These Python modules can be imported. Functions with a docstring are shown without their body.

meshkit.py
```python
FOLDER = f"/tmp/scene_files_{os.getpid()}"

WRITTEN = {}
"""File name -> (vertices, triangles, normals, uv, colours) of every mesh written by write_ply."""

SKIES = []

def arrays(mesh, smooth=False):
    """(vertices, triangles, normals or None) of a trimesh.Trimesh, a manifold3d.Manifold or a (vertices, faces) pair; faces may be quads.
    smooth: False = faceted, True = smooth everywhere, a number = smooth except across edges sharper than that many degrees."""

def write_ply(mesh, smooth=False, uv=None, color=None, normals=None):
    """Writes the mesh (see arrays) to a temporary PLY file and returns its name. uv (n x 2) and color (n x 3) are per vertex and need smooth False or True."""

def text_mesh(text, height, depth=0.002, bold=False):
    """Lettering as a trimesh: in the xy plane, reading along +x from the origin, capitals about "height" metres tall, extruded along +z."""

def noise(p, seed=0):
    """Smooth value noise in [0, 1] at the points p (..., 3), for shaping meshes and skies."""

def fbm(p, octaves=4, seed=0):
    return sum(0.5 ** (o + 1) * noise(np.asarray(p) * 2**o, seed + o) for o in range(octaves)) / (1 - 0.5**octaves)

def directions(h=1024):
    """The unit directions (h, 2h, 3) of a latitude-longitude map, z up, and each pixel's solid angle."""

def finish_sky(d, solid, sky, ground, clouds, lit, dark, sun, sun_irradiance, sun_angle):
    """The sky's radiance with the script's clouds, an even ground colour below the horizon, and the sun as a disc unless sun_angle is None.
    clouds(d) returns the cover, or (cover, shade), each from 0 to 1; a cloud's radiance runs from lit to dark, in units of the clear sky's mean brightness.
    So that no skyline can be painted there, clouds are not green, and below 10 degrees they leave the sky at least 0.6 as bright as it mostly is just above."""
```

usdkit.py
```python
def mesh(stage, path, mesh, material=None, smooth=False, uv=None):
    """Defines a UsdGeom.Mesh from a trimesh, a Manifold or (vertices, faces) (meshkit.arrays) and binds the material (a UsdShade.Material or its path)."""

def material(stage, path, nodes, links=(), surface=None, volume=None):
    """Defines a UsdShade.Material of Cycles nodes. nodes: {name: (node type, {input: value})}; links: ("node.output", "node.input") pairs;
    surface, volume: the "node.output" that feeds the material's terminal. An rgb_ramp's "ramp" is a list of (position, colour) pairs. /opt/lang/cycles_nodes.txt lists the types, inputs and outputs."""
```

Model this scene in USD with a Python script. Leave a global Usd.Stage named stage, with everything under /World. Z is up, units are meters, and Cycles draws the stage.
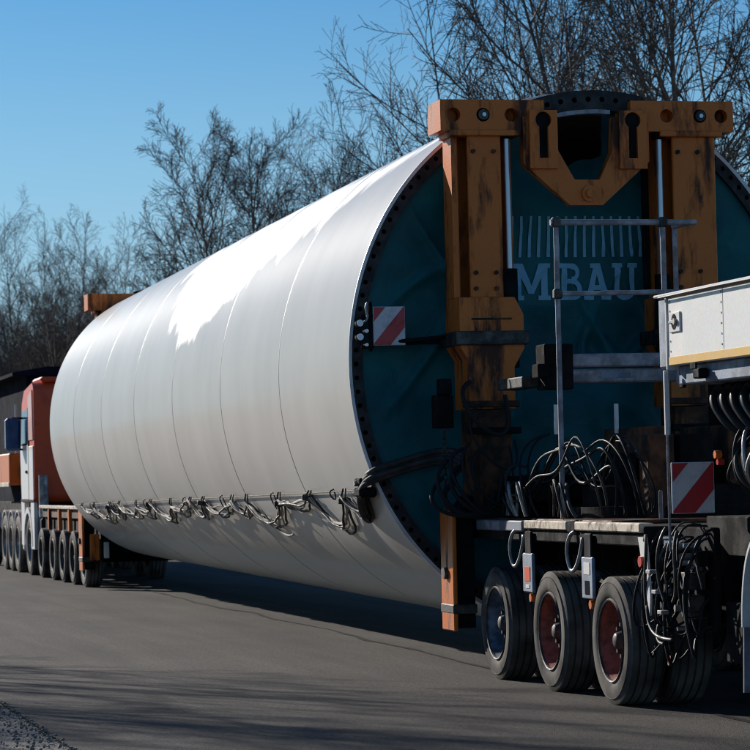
import math, numpy as np, trimesh, usdkit, meshkit
import manifold3d as m3
from pxr import Usd, UsdGeom, UsdLux, Gf, Sdf
from shapely.geometry import Polygon, Point, box as sbox
from shapely import affinity
from shapely.ops import unary_union

stage = Usd.Stage.CreateInMemory()
UsdGeom.SetStageUpAxis(stage, 'Z'); UsdGeom.SetStageMetersPerUnit(stage, 1.0)
WORLD = UsdGeom.Xform.Define(stage, '/World'); UsdGeom.Scope.Define(stage, '/World/Looks')
stage.SetDefaultPrim(WORLD.GetPrim())
rng = np.random.default_rng(7)
PI = math.pi

# ------------------------------------------------------------------ camera, sky, sun, exposure
YAW, PITCH, ROLL = 0.23281, 0.03651, -0.02284
EYE = np.array([-6.825, -21.812, 1.459])
cam = UsdGeom.Camera.Define(stage, '/World/camera')
cam.CreateHorizontalApertureAttr(36.0); cam.CreateVerticalApertureAttr(36.0)
cam.CreateFocalLengthAttr(36.0 * 2927.0 / 750.0)
cam.CreateClippingRangeAttr(Gf.Vec2f(0.1, 3000))
cam.CreateFStopAttr(9.0); cam.CreateFocusDistanceAttr(21.0)
EXPOSURE = 0.37
cam.CreateExposureAttr(EXPOSURE)
F_ = np.array([math.sin(YAW)*math.cos(PITCH), math.cos(YAW)*math.cos(PITCH), math.sin(PITCH)])
R0 = np.array([math.cos(YAW), -math.sin(YAW), 0.0]); U0 = np.cross(R0, F_)
RR = math.cos(ROLL)*R0 + math.sin(ROLL)*U0; UU = -math.sin(ROLL)*R0 + math.cos(ROLL)*U0
cam.AddTransformOp().Set(Gf.Matrix4d(*RR, 0, *UU, 0, *(-F_), 0, *EYE, 1))

SUN_AZ, SUN_EL = math.radians(-26.5), math.radians(22.5)          # azimuth from +y, positive to +x
SUN = np.array([math.sin(SUN_AZ)*math.cos(SUN_EL), math.cos(SUN_AZ)*math.cos(SUN_EL), math.sin(SUN_EL)])
sun = UsdLux.DistantLight.Define(stage, '/World/sun')
sun.CreateIntensityAttr(1.25); sun.CreateAngleAttr(0.55); sun.CreateColorAttr(Gf.Vec3f(1.0, 0.93, 0.84)); sun.CreateNormalizeAttr(True)
zx = SUN; xx = np.cross([0, 0, 1], zx); xx /= np.linalg.norm(xx); yx = np.cross(zx, xx)
sun.AddTransformOp().Set(Gf.Matrix4d(*xx, 0, *yx, 0, *zx, 0, 0, 0, 0, 1))
SKY_STRENGTH = 0.05
sky = UsdLux.DomeLight.Define(stage, '/World/sky')
skym = usdkit.material(stage, '/World/Looks/sky_air', {
    's': ('sky_texture', {'sky_type': 'single_scattering', 'sun_disc': False, 'sun_elevation': SUN_EL, 'sun_rotation': SUN_AZ, 'air_density': 1.0, 'aerosol_density': 0.3, 'ozone_density': 1.5}),
    'h': ('mix_color', {'blend_type': 'multiply', 'fac': 1.0, 'b': (0.42, 0.92, 1.37), 'use_clamp': False, 'use_clamp_result': False}),
    'tc': ('texture_coordinate', {}), 'sx': ('separate_xyz', {}),
    'hz': ('map_range', {'range_type': 'smoothstep', 'from_min': 0.19, 'from_max': 0.02, 'to_min': 0.0, 'to_max': 0.85, 'clamp': True}),
    'm': ('mix_color', {'blend_type': 'mix', 'b': (6.4, 9.8, 12.4), 'use_clamp': False, 'use_clamp_result': False}),
    'b': ('background_shader', {'strength': SKY_STRENGTH})},
    [('s.color', 'h.a'), ('tc.generated', 'sx.vector'), ('sx.z', 'hz.value'), ('h.result', 'm.a'), ('hz.result', 'm.fac'), ('m.result', 'b.color')], surface='b.background')
from pxr import UsdShade
UsdShade.MaterialBindingAPI.Apply(sky.GetPrim()).Bind(skym)
sky.GetPrim().SetCustomDataByKey('label', 'clear deep blue winter sky fading pale at the horizon')
sky.GetPrim().SetCustomDataByKey('category', 'sky'); sky.GetPrim().SetCustomDataByKey('kind', 'structure')

# ------------------------------------------------------------------ materials
def M(name, nodes, links=(), surface='p.BSDF'):
    return usdkit.material(stage, '/World/Looks/' + name, nodes, links, surface=surface)

def worn(name, col, dark, rough=0.5, metal=0.0, scale=6.0, lo=0.42, hi=0.62, bump=0.15, fine=60.0, coat=0.0, stretch=(1, 1, 1), rough2=None, spec=0.5):
    """paint with blotchy wear: two colours mixed by noise, roughness follows, a little relief"""
    return M(name, {
        'g': ('geometry', {}), 'mp': ('mapping', {'scale': stretch}),
        'n': ('noise_texture', {'scale': scale, 'detail': 6, 'roughness': 0.65}),
        'r': ('rgb_ramp', {'ramp': [(lo, dark), (hi, col)]}),
        'n2': ('noise_texture', {'scale': fine, 'detail': 3}),
        'v': ('mix_color', {'blend_type': 'multiply', 'fac': 0.35}),
        'rr': ('map_range', {'from_min': lo, 'from_max': hi, 'to_min': rough2 if rough2 else min(1, rough + 0.25), 'to_max': rough, 'clamp': True}),
        'b': ('bump', {'strength': bump, 'distance': 0.01}),
        'p': ('principled_bsdf', {'metallic': metal, 'coat_weight': coat, 'specular_ior_level': spec})},
        [('g.position', 'mp.vector'), ('mp.vector', 'n.vector'), ('g.position', 'n2.vector'), ('n.fac', 'r.fac'), ('r.color', 'v.a'), ('n2.color', 'v.b'), ('v.result', 'p.base_color'),
         ('n.fac', 'rr.value'), ('rr.result', 'p.roughness'), ('n2.fac', 'b.height'), ('b.normal', 'p.normal')])

ORANGE = worn('orange_paint', (0.64, 0.158, 0.018), (0.070, 0.022, 0.009), 0.42, scale=2.6, lo=0.37, hi=0.49, spec=0.28, stretch=(2.2, 2.2, 0.55))
ORANGE_DIRTY = worn('orange_paint_dirty', (0.20, 0.07, 0.025), (0.03, 0.02, 0.014), 0.6, scale=4.5, lo=0.42, hi=0.66, spec=0.25)
BLACK = worn('black_steel', (0.012, 0.012, 0.013), (0.007, 0.0065, 0.0065), 0.75, scale=5, spec=0.12)
GREASE = worn('greasy_steel', (0.07, 0.065, 0.06), (0.02, 0.018, 0.016), 0.42, metal=0.3, scale=9)
STEEL = worn('bare_steel', (0.42, 0.43, 0.45), (0.22, 0.21, 0.20), 0.35, metal=0.75, scale=8)
GALV = worn('galvanised_pipe', (0.36, 0.35, 0.38), (0.20, 0.19, 0.20), 0.5, metal=0.25, scale=8)
CHROME = M('chrome_rod', {'p': ('principled_bsdf', {'base_color': (0.45, 0.48, 0.52), 'metallic': 0.8, 'roughness': 0.32})})
PLANK = worn('worn_deck_edge', (0.55, 0.47, 0.37), (0.16, 0.12, 0.09), 0.7, scale=11, lo=0.35, hi=0.55)
GREYPAINT = worn('grey_paint', (0.20, 0.23, 0.29), (0.10, 0.11, 0.13), 0.5, scale=5)
BLUEGREY = worn('blue_grey_paint', (0.24, 0.30, 0.40), (0.13, 0.16, 0.21), 0.5, scale=5)
WHITE = worn('white_panel_paint', (0.86, 0.84, 0.80), (0.70, 0.66, 0.61), 0.35, scale=2.5, lo=0.3, hi=0.5, bump=0.03)
YELLOW = worn('yellow_band', (0.72, 0.42, 0.07), (0.50, 0.28, 0.05), 0.45, scale=7, lo=0.3, hi=0.5, bump=0.03)
RED_RIM = worn('red_rim_paint', (0.42, 0.085, 0.045), (0.12, 0.035, 0.025), 0.6, scale=9, lo=0.36, hi=0.56)
BLUE_RIM = worn('blue_rim_paint', (0.13, 0.17, 0.23), (0.03, 0.045, 0.07), 0.4, scale=9)
SIGNRED = worn('sign_red', (0.50, 0.022, 0.03), (0.32, 0.02, 0.03), 0.4, scale=12, lo=0.3, hi=0.5, bump=0.02)
SIGNWHITE = worn('sign_white', (0.66, 0.64, 0.66), (0.48, 0.46, 0.48), 0.4, scale=12, lo=0.3, hi=0.5, bump=0.02)
TARP_PRINT = worn('tarp_print', (0.22, 0.50, 0.66), (0.14, 0.38, 0.52), 0.6, scale=7, lo=0.3, hi=0.5, bump=0.02)
CAB_RED = worn('cab_red', (0.74, 0.085, 0.020), (0.52, 0.06, 0.018), 0.35, scale=3, lo=0.3, hi=0.5, bump=0.02)
CAB_WHITE = worn('cab_white', (0.74, 0.72, 0.70), (0.52, 0.49, 0.46), 0.35, scale=3, lo=0.3, hi=0.5, bump=0.02)
NAVY = worn('navy_paint', (0.009, 0.013, 0.028), (0.006, 0.008, 0.015), 0.9, scale=3, spec=0.03)
CAB_PINK = worn('cab_faded_red', (0.66, 0.40, 0.36), (0.60, 0.10, 0.06), 0.35, scale=2.5, lo=0.3, hi=0.5, bump=0.02)
MIRROR_BLUE = worn('mirror_blue', (0.02, 0.10, 0.25), (0.015, 0.06, 0.15), 0.4, scale=5)
GLASS = M('dark_glass', {'p': ('principled_bsdf', {'base_color': (0.015, 0.05, 0.11), 'roughness': 0.1, 'specular_ior_level': 0.3})})
AMBER = M('amber_lens', {'p': ('principled_bsdf', {'base_color': (0.65, 0.16, 0.02), 'roughness': 0.2, 'transmission_weight': 0.2})})
REDLENS = M('red_lens', {'p': ('principled_bsdf', {'base_color': (0.45, 0.03, 0.02), 'roughness': 0.2})})
LENS = M('white_lens', {'p': ('principled_bsdf', {'base_color': (0.72, 0.74, 0.75), 'roughness': 0.2})})
CABLE_W = worn('pale_cable', (0.50, 0.46, 0.42), (0.14, 0.13, 0.115), 0.8, scale=5, lo=0.38, hi=0.55, spec=0.2)
CABLE_D = worn('dark_cable', (0.035, 0.032, 0.03), (0.015, 0.015, 0.015), 0.55, scale=9)
HOSE = M('rubber_hose', {'p': ('principled_bsdf', {'base_color': (0.014, 0.014, 0.015), 'roughness': 0.5, 'specular_ior_level': 0.15})})
ROPE = worn('rope', (0.30, 0.26, 0.22), (0.16, 0.14, 0.12), 0.8, scale=30)

RUBBER = M('tyre_rubber', {
    'g': ('geometry', {}), 'n': ('noise_texture', {'scale': 4, 'detail': 5}), 'n2': ('noise_texture', {'scale': 90, 'detail': 2}),
    'r': ('rgb_ramp', {'ramp': [(0.35, (0.025, 0.0225, 0.0205)), (0.65, (0.125, 0.110, 0.096))]}),
    'b': ('bump', {'strength': 0.2, 'distance': 0.006}), 'p': ('principled_bsdf', {'roughness': 0.8, 'specular_ior_level': 0.15})},
    [('g.position', 'n.vector'), ('g.position', 'n2.vector'), ('n.fac', 'r.fac'), ('r.color', 'p.base_color'), ('n2.fac', 'b.height'), ('b.normal', 'p.normal')])

TARP = M('teal_tarp', {
    'g': ('geometry', {}), 'n': ('noise_texture', {'scale': 1.6, 'detail': 5}), 'n2': ('noise_texture', {'scale': 9, 'detail': 4, 'distortion': 1.0}),
    'r': ('rgb_ramp', {'ramp': [(0.3, (0.004, 0.062, 0.072)), (0.7, (0.014, 0.155, 0.165))]}),
    'b': ('bump', {'strength': 0.35, 'distance': 0.03}), 'p': ('principled_bsdf', {'roughness': 0.5, 'specular_ior_level': 0.18})},
    [('g.position', 'n.vector'), ('g.position', 'n2.vector'), ('n.fac', 'r.fac'), ('r.color', 'p.base_color'), ('n2.fac', 'b.height'), ('b.normal', 'p.normal')])

# tower coating: satin white-grey paint; a whiter patch painted into the colour, ragged along its lower edge, covers the upper flank
TOWER = M('tower_coating', {
    'g': ('geometry', {}), 'mp': ('mapping', {'scale': (0.5, 0.8, 0.5)}), 'n': ('noise_texture', {'scale': 1.1, 'detail': 6, 'roughness': 0.6}),
    'r': ('rgb_ramp', {'ramp': [(0.30, (0.615, 0.585, 0.535)), (0.65, (0.70, 0.668, 0.615))]}),
    'x': ('separate_xyz', {}),
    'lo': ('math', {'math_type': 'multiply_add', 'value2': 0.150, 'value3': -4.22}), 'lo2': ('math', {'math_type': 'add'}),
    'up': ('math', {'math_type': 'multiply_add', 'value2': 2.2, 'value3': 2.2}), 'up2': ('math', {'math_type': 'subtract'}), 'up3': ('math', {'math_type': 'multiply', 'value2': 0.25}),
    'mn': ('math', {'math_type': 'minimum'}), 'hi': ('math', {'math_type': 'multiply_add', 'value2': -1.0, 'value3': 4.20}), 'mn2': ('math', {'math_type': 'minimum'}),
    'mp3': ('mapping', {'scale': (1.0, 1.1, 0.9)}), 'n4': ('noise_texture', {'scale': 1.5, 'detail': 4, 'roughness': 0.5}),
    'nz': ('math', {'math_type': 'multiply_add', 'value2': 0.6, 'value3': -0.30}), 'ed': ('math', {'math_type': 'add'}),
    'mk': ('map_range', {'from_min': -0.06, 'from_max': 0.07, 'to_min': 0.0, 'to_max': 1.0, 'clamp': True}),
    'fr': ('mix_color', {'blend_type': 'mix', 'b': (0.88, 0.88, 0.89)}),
    'n3': ('noise_texture', {'scale': 1.1, 'detail': 3}), 'b': ('bump', {'strength': 0.10, 'distance': 0.03}),
    'd': ('diffuse_bsdf', {'roughness': 0.3}), 'gl': ('glossy_bsdf', {'color': (0.9, 0.9, 0.9), 'roughness': 0.19}), 'fn': ('fresnel', {'IOR': 1.28}), 'fw': ('math', {'math_type': 'multiply', 'value2': 0.55}),
    'sat': ('mix_closure', {}), 'dz': ('math', {'math_type': 'multiply_add', 'value2': -1.0, 'value3': 1.30}), 'dn': ('math', {'math_type': 'add'}), 'dm': ('map_range', {'from_min': 0.0, 'from_max': 0.45, 'to_min': 0.0, 'to_max': 0.55, 'clamp': True}), 'dc': ('mix_color', {'b': (0.20, 0.175, 0.145)}), 'p': ('principled_bsdf', {'roughness': 0.42, 'specular_ior_level': 0.5}), 'out': ('mix_closure', {})},  # low grime tone, also painting in the shade of the belly
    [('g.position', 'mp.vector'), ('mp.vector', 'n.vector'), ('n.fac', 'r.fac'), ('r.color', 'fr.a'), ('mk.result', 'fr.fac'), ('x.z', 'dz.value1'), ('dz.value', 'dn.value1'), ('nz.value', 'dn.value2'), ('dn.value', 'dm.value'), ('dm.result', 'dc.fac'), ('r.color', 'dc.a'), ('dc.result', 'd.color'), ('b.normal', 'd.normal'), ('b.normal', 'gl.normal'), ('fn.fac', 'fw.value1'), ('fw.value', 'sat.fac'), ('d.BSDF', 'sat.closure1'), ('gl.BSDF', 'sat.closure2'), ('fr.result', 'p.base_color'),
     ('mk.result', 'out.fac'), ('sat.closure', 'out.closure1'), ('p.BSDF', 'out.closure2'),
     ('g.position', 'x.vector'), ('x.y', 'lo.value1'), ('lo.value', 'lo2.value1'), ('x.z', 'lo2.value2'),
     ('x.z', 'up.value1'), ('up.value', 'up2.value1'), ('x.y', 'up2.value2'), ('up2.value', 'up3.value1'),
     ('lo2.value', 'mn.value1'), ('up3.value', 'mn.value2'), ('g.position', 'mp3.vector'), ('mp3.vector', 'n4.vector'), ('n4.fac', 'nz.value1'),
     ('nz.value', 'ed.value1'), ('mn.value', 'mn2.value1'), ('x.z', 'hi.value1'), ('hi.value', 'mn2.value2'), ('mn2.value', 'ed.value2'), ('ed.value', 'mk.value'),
     ('g.position', 'n3.vector'), ('n3.fac', 'b.height'), ('b.normal', 'p.normal')], surface='out.closure')
WELD = worn('weld_bead', (0.52, 0.50, 0.46), (0.40, 0.385, 0.36), 0.32, scale=5, lo=0.35, hi=0.6, spec=0.5)
FLANGE = worn('flange_steel', (0.036, 0.031, 0.032), (0.018, 0.016, 0.016), 0.6, metal=0.1, scale=7)

ASPHALT = M('asphalt', {
    'g': ('geometry', {}), 'n': ('noise_texture', {'scale': 0.35, 'detail': 5, 'roughness': 0.6}), 'n2': ('noise_texture', {'scale': 30, 'detail': 4, 'roughness': 0.8}),
    'mp': ('mapping', {'scale': (1.6, 0.10, 1)}), 'n4': ('noise_texture', {'scale': 1.3, 'detail': 6, 'roughness': 0.6}),
    'v': ('voronoi_texture', {'scale': 140, 'feature': 'f1'}),
    'r': ('rgb_ramp', {'ramp': [(0.3, (0.040, 0.034, 0.030)), (0.7, (0.069, 0.060, 0.053))]}),
    'r2': ('rgb_ramp', {'ramp': [(0.34, (0.30, 0.30, 0.30)), (0.66, (1.75, 1.75, 1.75))]}),
    'r4': ('rgb_ramp', {'ramp': [(0.32, (0.62, 0.62, 0.65)), (0.68, (1.25, 1.25, 1.22))]}),
    'm1': ('mix_color', {'blend_type': 'multiply', 'fac': 1.0, 'use_clamp_result': False}), 'm2': ('mix_color', {'blend_type': 'multiply', 'fac': 1.0}),
    'b': ('bump', {'strength': 0.45, 'distance': 0.012}), 'p': ('principled_bsdf', {'roughness': 0.85, 'specular_ior_level': 0.3})},
    [('g.position', 'n.vector'), ('g.position', 'n2.vector'), ('g.position', 'v.vector'), ('g.position', 'mp.vector'), ('mp.vector', 'n4.vector'), ('n4.fac', 'r4.fac'),
     ('n.fac', 'r.fac'), ('n2.fac', 'r2.fac'), ('r.color', 'm1.a'), ('r2.color', 'm1.b'), ('m1.result', 'm2.a'), ('r4.color', 'm2.b'), ('m2.result', 'p.base_color'),
     ('v.distance', 'b.height'), ('b.normal', 'p.normal')])
TAR = M('tar_seam', {'g': ('geometry', {}), 'n2': ('noise_texture', {'scale': 40}), 'b': ('bump', {'strength': 0.3, 'distance': 0.01}), 'p': ('principled_bsdf', {'base_color': (0.012, 0.011, 0.011), 'roughness': 0.5})},
        [('g.position', 'n2.vector'), ('n2.fac', 'b.height'), ('b.normal', 'p.normal')])
EARTH = M('verge_earth', {'g': ('geometry', {}), 'n': ('noise_texture', {'scale': 1.2, 'detail': 8, 'roughness': 0.7}), 'r': ('rgb_ramp', {'ramp': [(0.3, (0.05, 0.042, 0.03)), (0.7, (0.12, 0.11, 0.06))]}),
           'b': ('bump', {'strength': 0.6, 'distance': 0.05}), 'p': ('principled_bsdf', {'roughness': 0.95})},
          [('g.position', 'n.vector'), ('n.fac', 'r.fac'), ('r.color', 'p.base_color'), ('n.fac', 'b.height'), ('b.normal', 'p.normal')])
GRIT = M('grit_bed', {'g': ('geometry', {}), 'n': ('noise_texture', {'scale': 60, 'detail': 4}), 'r': ('rgb_ramp', {'ramp': [(0.35, (0.09, 0.083, 0.076)), (0.7, (0.22, 0.205, 0.19))]}),
          'b': ('bump', {'strength': 0.8, 'distance': 0.02}), 'p': ('principled_bsdf', {'roughness': 0.95})},
         [('g.position', 'n.vector'), ('n.fac', 'r.fac'), ('r.color', 'p.base_color'), ('n.fac', 'b.height'), ('b.normal', 'p.normal')])
STONE = M('gravel_stone', {'g': ('geometry', {}), 'w': ('rgb_ramp', {'ramp': [(0.0, (0.14, 0.13, 0.118)), (0.7, (0.32, 0.30, 0.275)), (1.0, (0.75, 0.72, 0.68))]}), 'p': ('principled_bsdf', {'roughness': 0.8})},
          [('g.random_per_island', 'w.fac'), ('w.color', 'p.base_color')])
def bark(name, a, b):
    return M(name, {'g': ('geometry', {}), 'n': ('noise_texture', {'scale': 6, 'detail': 4}), 'r': ('rgb_ramp', {'ramp': [(0.35, a), (0.65, b)]}), 'p': ('principled_bsdf', {'roughness': 0.85})},
             [('g.position', 'n.vector'), ('n.fac', 'r.fac'), ('r.color', 'p.base_color')])
BARK = bark('bark', (0.060, 0.043, 0.032), (0.17, 0.12, 0.085))
TWIG = bark('twigs', (0.046, 0.031, 0.023), (0.105, 0.070, 0.048))

# ------------------------------------------------------------------ prim helpers
_used = {}
def numbered(parent, name):
    k = (parent, name); n = _used.get(k, 0); _used[k] = n + 1
    return name if n == 0 else f'{name}_{n:03d}'
def pth(parent):
    return '/World' if parent is None else str(parent.GetPath())
def tag(o, label=None, cat=None, group=None, kind=None):
    o = o.GetPrim() if hasattr(o, 'GetPrim') else o
    for k, v in (('label', label), ('category', cat), ('group', group), ('kind', kind)):
        if v: o.SetCustomDataByKey(k, v)
    return o
def obj(name, mesh, mat, parent=None, smooth=False, label=None):
    pp = pth(parent)
    if isinstance(mesh, list): mesh = trimesh.util.concatenate([tm(x) for x in mesh])
    o = usdkit.mesh(stage, pp + '/' + numbered(pp, name), mesh, mat, smooth=smooth).GetPrim()
    if label: tag(o, label)
    return o
def thing(name, label, cat, group=None, parent=None, loc=None, rz=0.0):
    pp = pth(parent)
    x = UsdGeom.Xform.Define(stage, pp + '/' + numbered(pp, name))
    if loc is not None: x.AddTranslateOp().Set(Gf.Vec3d(*map(float, loc)))
    if rz: x.AddRotateZOp().Set(float(rz))
    return tag(x, label, cat, group)
def sub(name, parent, loc=None, rz=0.0):
    return thing(name, None, None, None, parent, loc, rz)
def dup(src, name, loc, rz=0.0, label=None, cat=None, group=None, parent=None, scale=None):
    pp = pth(parent)
    x = UsdGeom.Xform.Define(stage, pp + '/' + numbered(pp, name))
    x.GetPrim().GetReferences().AddInternalReference(src.GetPath())
    x.ClearXformOpOrder()
    x.AddTranslateOp().Set(Gf.Vec3d(*map(float, loc)))
    x.AddRotateZOp().Set(float(rz))
    if scale is not None: x.AddScaleOp().Set(Gf.Vec3f(*map(float, scale)))
    x.GetPrim().SetInstanceable(True)
    return tag(x, label, cat, group)

# ------------------------------------------------------------------ mesh helpers
def tm(m):
    v, f, _ = meshkit.arrays(m)
    return trimesh.Trimesh(v, f, process=False)
def cb(x0, x1, y0, y1, z0, z1, c=0.008):
    """box with chamfered edges"""
    lo = np.array([min(x0, x1), min(y0, y1), min(z0, z1)]); hi = np.array([max(x0, x1), max(y0, y1), max(z0, z1)])
    c = min(c, 0.45 * (hi - lo).min()); P = []
    for i in (0, 1):
        for j in (0, 1):
            for k in (0, 1):
                p = np.where([i, j, k], hi, lo); s = np.where([i, j, k], -c, c)
                for ax in range(3):
                    q = p + s; q[ax] = p[ax]; P.append(q)
    return tm(m3.Manifold.hull_points(np.array(P)))
def cyl(p0, p1, r, n=16, r1=None):
    p0, p1 = np.asarray(p0, float), np.asarray(p1, float)
    m = m3.Manifold.cylinder(float(np.linalg.norm(p1 - p0)), r, r if r1 is None else r1, n)
    T = trimesh.geometry.align_vectors([0, 0, 1], p1 - p0); T[:3, 3] = p0
    t = tm(m); t.apply_transform(T); return t
def tube(pts, r, n=7):
    pts = np.asarray(pts, float); k = len(pts)
    t = np.gradient(pts, axis=0); t /= np.maximum(np.linalg.norm(t, axis=1, keepdims=True), 1e-9)
    u = np.zeros_like(t); a = np.array([0.0, 0, 1.0]) if abs(t[0, 2]) < 0.9 else np.array([1.0, 0, 0])
    u[0] = np.cross(t[0], a)
    u[0] /= np.linalg.norm(u[0])
    for i in range(1, k):
        q = u[i-1] - t[i] * (u[i-1] @ t[i]); u[i] = q / max(np.linalg.norm(q), 1e-9)
    w = np.cross(t, u); an = np.arange(n) / n * 2 * PI
    rr = np.broadcast_to(r, k)[:, None, None]
    v = pts[:, None] + rr * (np.cos(an)[None, :, None] * u[:, None] + np.sin(an)[None, :, None] * w[:, None])
    v = v.reshape(-1, 3); f = []
    for i in range(k - 1):
        for j in range(n):
            a_, b_ = i*n + j, i*n + (j+1) % n
            f += [(a_, b_, b_ + n), (a_, b_ + n, a_ + n)]
    v = np.vstack([v, pts[0], pts[-1]]); c0, c1 = k*n, k*n + 1
    for j in range(n):
        f += [(c0, (j+1) % n, j), (c1, (k-1)*n + j, (k-1)*n + (j+1) % n)]
    return trimesh.Trimesh(v, np.array(f)[:, ::-1], process=False)
def spline(ctrl, n=40):
    from scipy.interpolate import CubicSpline
    c = np.asarray(ctrl, float); d = np.r_[0, np.cumsum(np.linalg.norm(np.diff(c, axis=0), axis=1))]
    return CubicSpline(d, c)(np.linspace(0, d[-1], n))
def lathe_x(prof, n=48):
    """profile of (x, r) turned about the x axis, closed outline"""
    p = np.asarray(prof, float); a = np.arange(n) / n * 2 * PI
    v = np.stack([np.repeat(p[:, 0], n), np.outer(p[:, 1], np.cos(a)).ravel(), np.outer(p[:, 1], np.sin(a)).ravel()], -1)
    f = []
    for i in range(len(p) - 1):
        for j in range(n):
            a_, b_ = i*n + j, i*n + (j+1) % n
            f += [(a_, b_, b_ + n), (a_, b_ + n, a_ + n)]
    return trimesh.Trimesh(v, np.array(f), process=False)
def plate(poly, y0, y1):
    """polygon in (x, z) extruded from y0 to y1"""
    geoms = getattr(poly, 'geoms', [poly]); out = []
    for g in geoms:
        m = trimesh.creation.extrude_polygon(g, abs(y1 - y0), engine='earcut')
        v = m.vertices.copy(); m = trimesh.Trimesh(np.stack([v[:, 0], min(y0, y1) + v[:, 2], v[:, 1]], -1), m.faces[:, ::-1], process=False)
        out.append(m)
    return trimesh.util.concatenate(out)
def plate_x(poly, x0, x1):
    """polygon in (y, z) extruded from x0 to x1"""
    m = trimesh.creation.extrude_polygon(poly, abs(x1 - x0), engine='earcut'); v = m.vertices
    return trimesh.Trimesh(np.stack([min(x0, x1) + v[:, 2], v[:, 0], v[:, 1]], -1), m.faces, process=False)

# ------------------------------------------------------------------ setting
def sheet(x0, x1, y0, y1, z, nx=2, ny=2):
    xs, ys = np.linspace(x0, x1, nx), np.linspace(y0, y1, ny); X, Y = np.meshgrid(xs, ys, indexing='ij')
    v = np.stack([X.ravel(), Y.ravel(), np.full(X.size, z)], -1); f = []
    for i in range(nx - 1):
        for j in range(ny - 1):
            a = i*ny + j; f += [(a, a + ny, a + ny + 1), (a, a + ny + 1, a + 1)]
    return trimesh.Trimesh(v, np.array(f), process=False)
tag(obj('ground', sheet(-900, 900, -900, 900, -0.03), EARTH), 'brown winter earth and dead grass beyond the road edges', 'ground', kind='structure')
tag(obj('road', sheet(-4.72, 6.0, -40, 700, 0.0), ASPHALT), 'worn brown-grey asphalt road with branch shadows across it', 'road', kind='structure')
tag(obj('verge', sheet(-30, -4.73, -40, 200, -0.012), GRIT), 'gritty grey verge at the road edge in the lower left corner', 'verge', kind='structure')
# stones of the verge
ico = trimesh.creation.icosphere(subdivisions=0)
N = 5200
sx = -4.70 - rng.random(N)**1.6 * 1.6; sy = rng.uniform(-8.5, 12, N); ss = 0.005 + 0.011*rng.random(N)**2.2
V, Fc = [], []
for i in range(N):
    a = rng.uniform(0, 2*PI); v = ico.vertices * (ss[i] * rng.uniform(0.6, 1.2, 3)); v = v + rng.normal(0, ss[i]*0.12, v.shape)
    c_, s_ = math.cos(a), math.sin(a)
    V.append(np.stack([c_*v[:, 0]-s_*v[:, 1]+sx[i], s_*v[:, 0]+c_*v[:, 1]+sy[i], v[:, 2]*0.8 + 0.2*ss[i]], -1)); Fc.append(ico.faces + 12*i)
tag(obj('gravel', trimesh.Trimesh(np.vstack(V), np.vstack(Fc), process=False), STONE), 'loose pale gravel scattered along the road edge', 'gravel', kind='stuff')
def ribbon(path, w, z):
    p = np.asarray(path, float); t = np.gradient(p, axis=0); t /= np.linalg.norm(t, axis=1, keepdims=True); nn = np.stack([-t[:, 1], t[:, 0]], -1)
    ww = np.broadcast_to(w, len(p))[:, None] / 2
    v = np.vstack([np.c_[p + nn*ww, np.full(len(p), z)], np.c_[p - nn*ww, np.full(len(p), z)]]); k = len(p)
    f = [q for i in range(k-1) for q in ((i, k+i, k+i+1), (i, k+i+1, i+1))]
    return trimesh.Trimesh(v, np.array(f), process=False)
ys = np.linspace(-6, 60, 220)
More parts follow.
